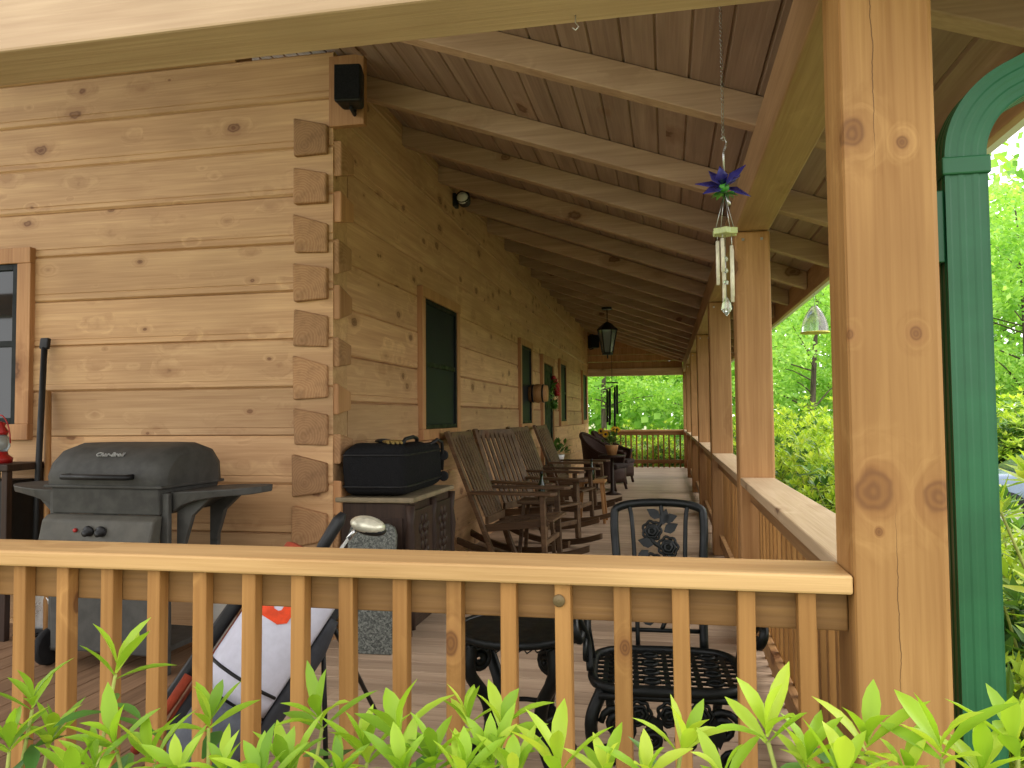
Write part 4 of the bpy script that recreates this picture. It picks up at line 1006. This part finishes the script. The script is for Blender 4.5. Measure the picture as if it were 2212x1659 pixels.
for x in (-2.4,-1.2,-.1,1.0,2.2): copy_tree(hb[k%2],None,(x,20.6+.3*sin(x*4),-.5),x*2,'rhododendron bush in the hedge beyond the far railing',(1,1,1.02),'hedge beyond the far railing'); k+=1
for x,y,s_ in ((4.6,19,1.5),(6.2,20.5,1.7),(8.2,20,1.6),(9.8,22,1.9),(3.6,21.5,1.4),(11.8,23,1.8)):
    copy_tree(hb[k%2],None,(x,y,gz(x,y)-.05),x*3,'large leafy shrub at the edge of the lawn beyond the hedge',(s_*1.4,s_*1.4,s_),'shrubs at the edge of the woods'); k+=1
def make_tree(label,loc,seed,H,lean,mat,group,nc=32,per=130,rz=0):
    r_=random.Random(seed); t=thing('leafy_tree',label,'tree',loc,rz,group); tr=MB(); cr=MB()
    top=Vector((lean*H*.3,0,H*.9)); tp=[Vector((0,0,-.3)),Vector((lean*H*.08,.05,H*.3)),Vector((lean*H*.2,-.1,H*.6)),top]
    tr.tube(arc(tp,4),[.015*H*(1-.85*i/12) for i in range(13)],8)
    ends=[]
    for k in range(nc):
        u=r_.uniform(.22,.98); a=r_.uniform(0,2*PI); c_=Vector((lean*H*.3*u,0,H*.9*u))
        L=H*(.12+.26*math.sin(PI*min(1,max(.05,(u-.1)/.95)))**.8)*r_.uniform(.55,1.05)
        e=c_+Vector((cos(a)*L,sin(a)*L,L*r_.uniform(.05,.55)))
        if k%2==0: tr.tube([c_,(c_+e)/2+Vector((0,0,L*.06)),e],[.005*H*(1.1-u),.003*H*(1.1-u),.01],5,cap=False)
        ends.append((e,L)); 
        if k%3==0: ends.append(((c_+e)/2,L))
    for e,L in ends:
        R_=H*r_.uniform(.055,.11)
        for j in range(per):
            v=Vector((r_.gauss(0,.5),r_.gauss(0,.5),r_.gauss(0,.33)))*R_
            s_=H*r_.uniform(.006,.011)
            n_=Vector((r_.uniform(-1,1),r_.uniform(-1,1),r_.uniform(.0,1.3))).normalized(); u_=n_.orthogonal().normalized(); w_=n_.cross(u_); an=r_.uniform(0,6.28)
            a1=u_*cos(an)+w_*sin(an); a2=n_.cross(a1); c_=e+v
            cr.v+=[tuple(c_-a1*s_*1.3),tuple(c_+a2*s_*.7),tuple(c_+a1*s_*1.3),tuple(c_-a2*s_*.7)]; b0=len(cr.v)-4
            cr.f.append([b0,b0+1,b0+2,b0+3]); cr.s.append(False)
    tr.build('trunk',m_bark,t,fix=False); cr.build('crown',mat,t,fix=False); return t
GR='trees beyond the right railing'; GF='trees beyond the far railing'
LR='tall leafy tree in the woods beyond the right side of the porch'; LF='leafy tree in the woods beyond the far end of the porch'
T=[make_tree(LR,(7.4,34,-.7),11,10.5,.05,m_tree,GR),make_tree(LR,(13.8,33,-.7),12,11.2,-.1,m_tree2,GR,36,140),make_tree(LR,(5.2,30,-.7),13,9.5,.15,m_tree2,GR)]
k=0
for x,y,s_ in ((9.6,42,1),(18.5,40,1.15),(22,36,1.2),(26,42,1.3),(16.5,45,1.15),(30,34,1.1),(3.4,36,.95),(11.2,36,1.0),(16,31,1.0)):
    copy_tree(T[k%3],None,(x,y,-.7),x*1.7,None,(s_,s_,s_*rng.uniform(.95,1.08))); k+=1
for x,y in ((-2.6,33),(.9,39),(-5.5,36),(-9,40)):
    copy_tree(T[k%3],None,(x,y,-.7),x*2.1+1,LF,(.9,.9,rng.uniform(.85,1.05)),GF); k+=1
b=MB(); r_=random.Random(5)
for i in range(46000):
    an=r_.uniform(-.5,.95); D=r_.uniform(50,70); hm=11+min(8,max(0,an-.2)*34)
    h=r_.random()**.95*(hm+2*sin(an*17)+1.5*sin(an*41)); c_=Vector((sin(an)*D,cos(an)*D,-1+h)); s_=r_.uniform(.2,.46)
    n_=Vector((r_.uniform(-1,1),r_.uniform(-1.2,.4),r_.uniform(0,1))).normalized(); u_=n_.orthogonal().normalized(); w_=n_.cross(u_)
    b0=len(b.v); b.v+=[tuple(c_-u_*s_),tuple(c_+w_*s_*.7),tuple(c_+u_*s_),tuple(c_-w_*s_*.7)]; b.f.append([b0,b0+1,b0+2,b0+3]); b.s.append(False)
tag(b.build('woodland',m_tree,fix=False),'bright green mass of distant spring woods','woods',kind='stuff')
# ------------------------------------------------------------------ car
car=thing('parked_car','silver blue car parked beyond the hedge at the right edge','car',(6.75,14.2,gz(6.5,14)),R(-8))
def loft(sts,ny=16,pw=.28):
    vs=[];fs=[]
    for x,hw,z0,z1 in sts:
        for j in range(ny):
            a=2*PI*j/ny+PI/ny; cx_,sx_=cos(a),sin(a)
            vs.append((x,hw*math.copysign(abs(cx_)**pw,cx_),(z0+z1)/2+(z1-z0)/2*math.copysign(abs(sx_)**pw,sx_)))
    for i in range(len(sts)-1):
        for j in range(ny): fs.append((i*ny+j,i*ny+(j+1)%ny,(i+1)*ny+(j+1)%ny,(i+1)*ny+j))
    fs+=[list(range(ny)),list(range((len(sts)-1)*ny,len(sts)*ny))]
    return MB().add(vs,fs,True)
loft([(-2.25,.6,.4,.7),(-2.15,.78,.3,.8),(-1.6,.88,.22,.9),(-.8,.9,.2,.95),(.8,.9,.2,.97),(1.7,.88,.22,.98),(2.1,.8,.3,.92),(2.2,.65,.45,.8)]).build('body',m_carpaint,car)
loft([(-1.2,.74,.9,.95),(-.55,.66,.92,1.32),(-.2,.62,.92,1.4),(.8,.62,.92,1.41),(1.2,.66,.92,1.3),(1.75,.72,.9,.97)]).build('windows',m_carglass,car)
loft([(-.5,.58,1.3,1.36),(-.2,.6,1.36,1.43),(.8,.6,1.37,1.44),(1.15,.58,1.31,1.37)]).build('roof',m_carpaint,car)
for x in (-1.4,1.35):
    for s_ in (-1,1):
        wl=MB().lathe([(.27,-.1),(.32,-.08),(.32,.08),(.27,.1)],22,(x,s_*.82,.32),Matrix.Rotation(PI/2,3,'X')).build('wheel',m_tyre,car)
        MB().lathe([(.2,-.105),(.2,.105)],14,(x,s_*.82,.32),Matrix.Rotation(PI/2,3,'X')).build('rim',m_steel,wl)
for s_ in (-1,1):
    MB().ball((-2.14,s_*.58,.66),.13,10,(.5,1.2,.6)).build('headlight',m_lampglass,car)
    MB().ball((2.13,s_*.6,.75),.12,10,(.4,1.2,.6)).build('tail_light',m_red,car)
    MB().ball((-.75,s_*.96,.98),.09,10,(.6,1,.7)).build('mirror',m_carpaint,car)
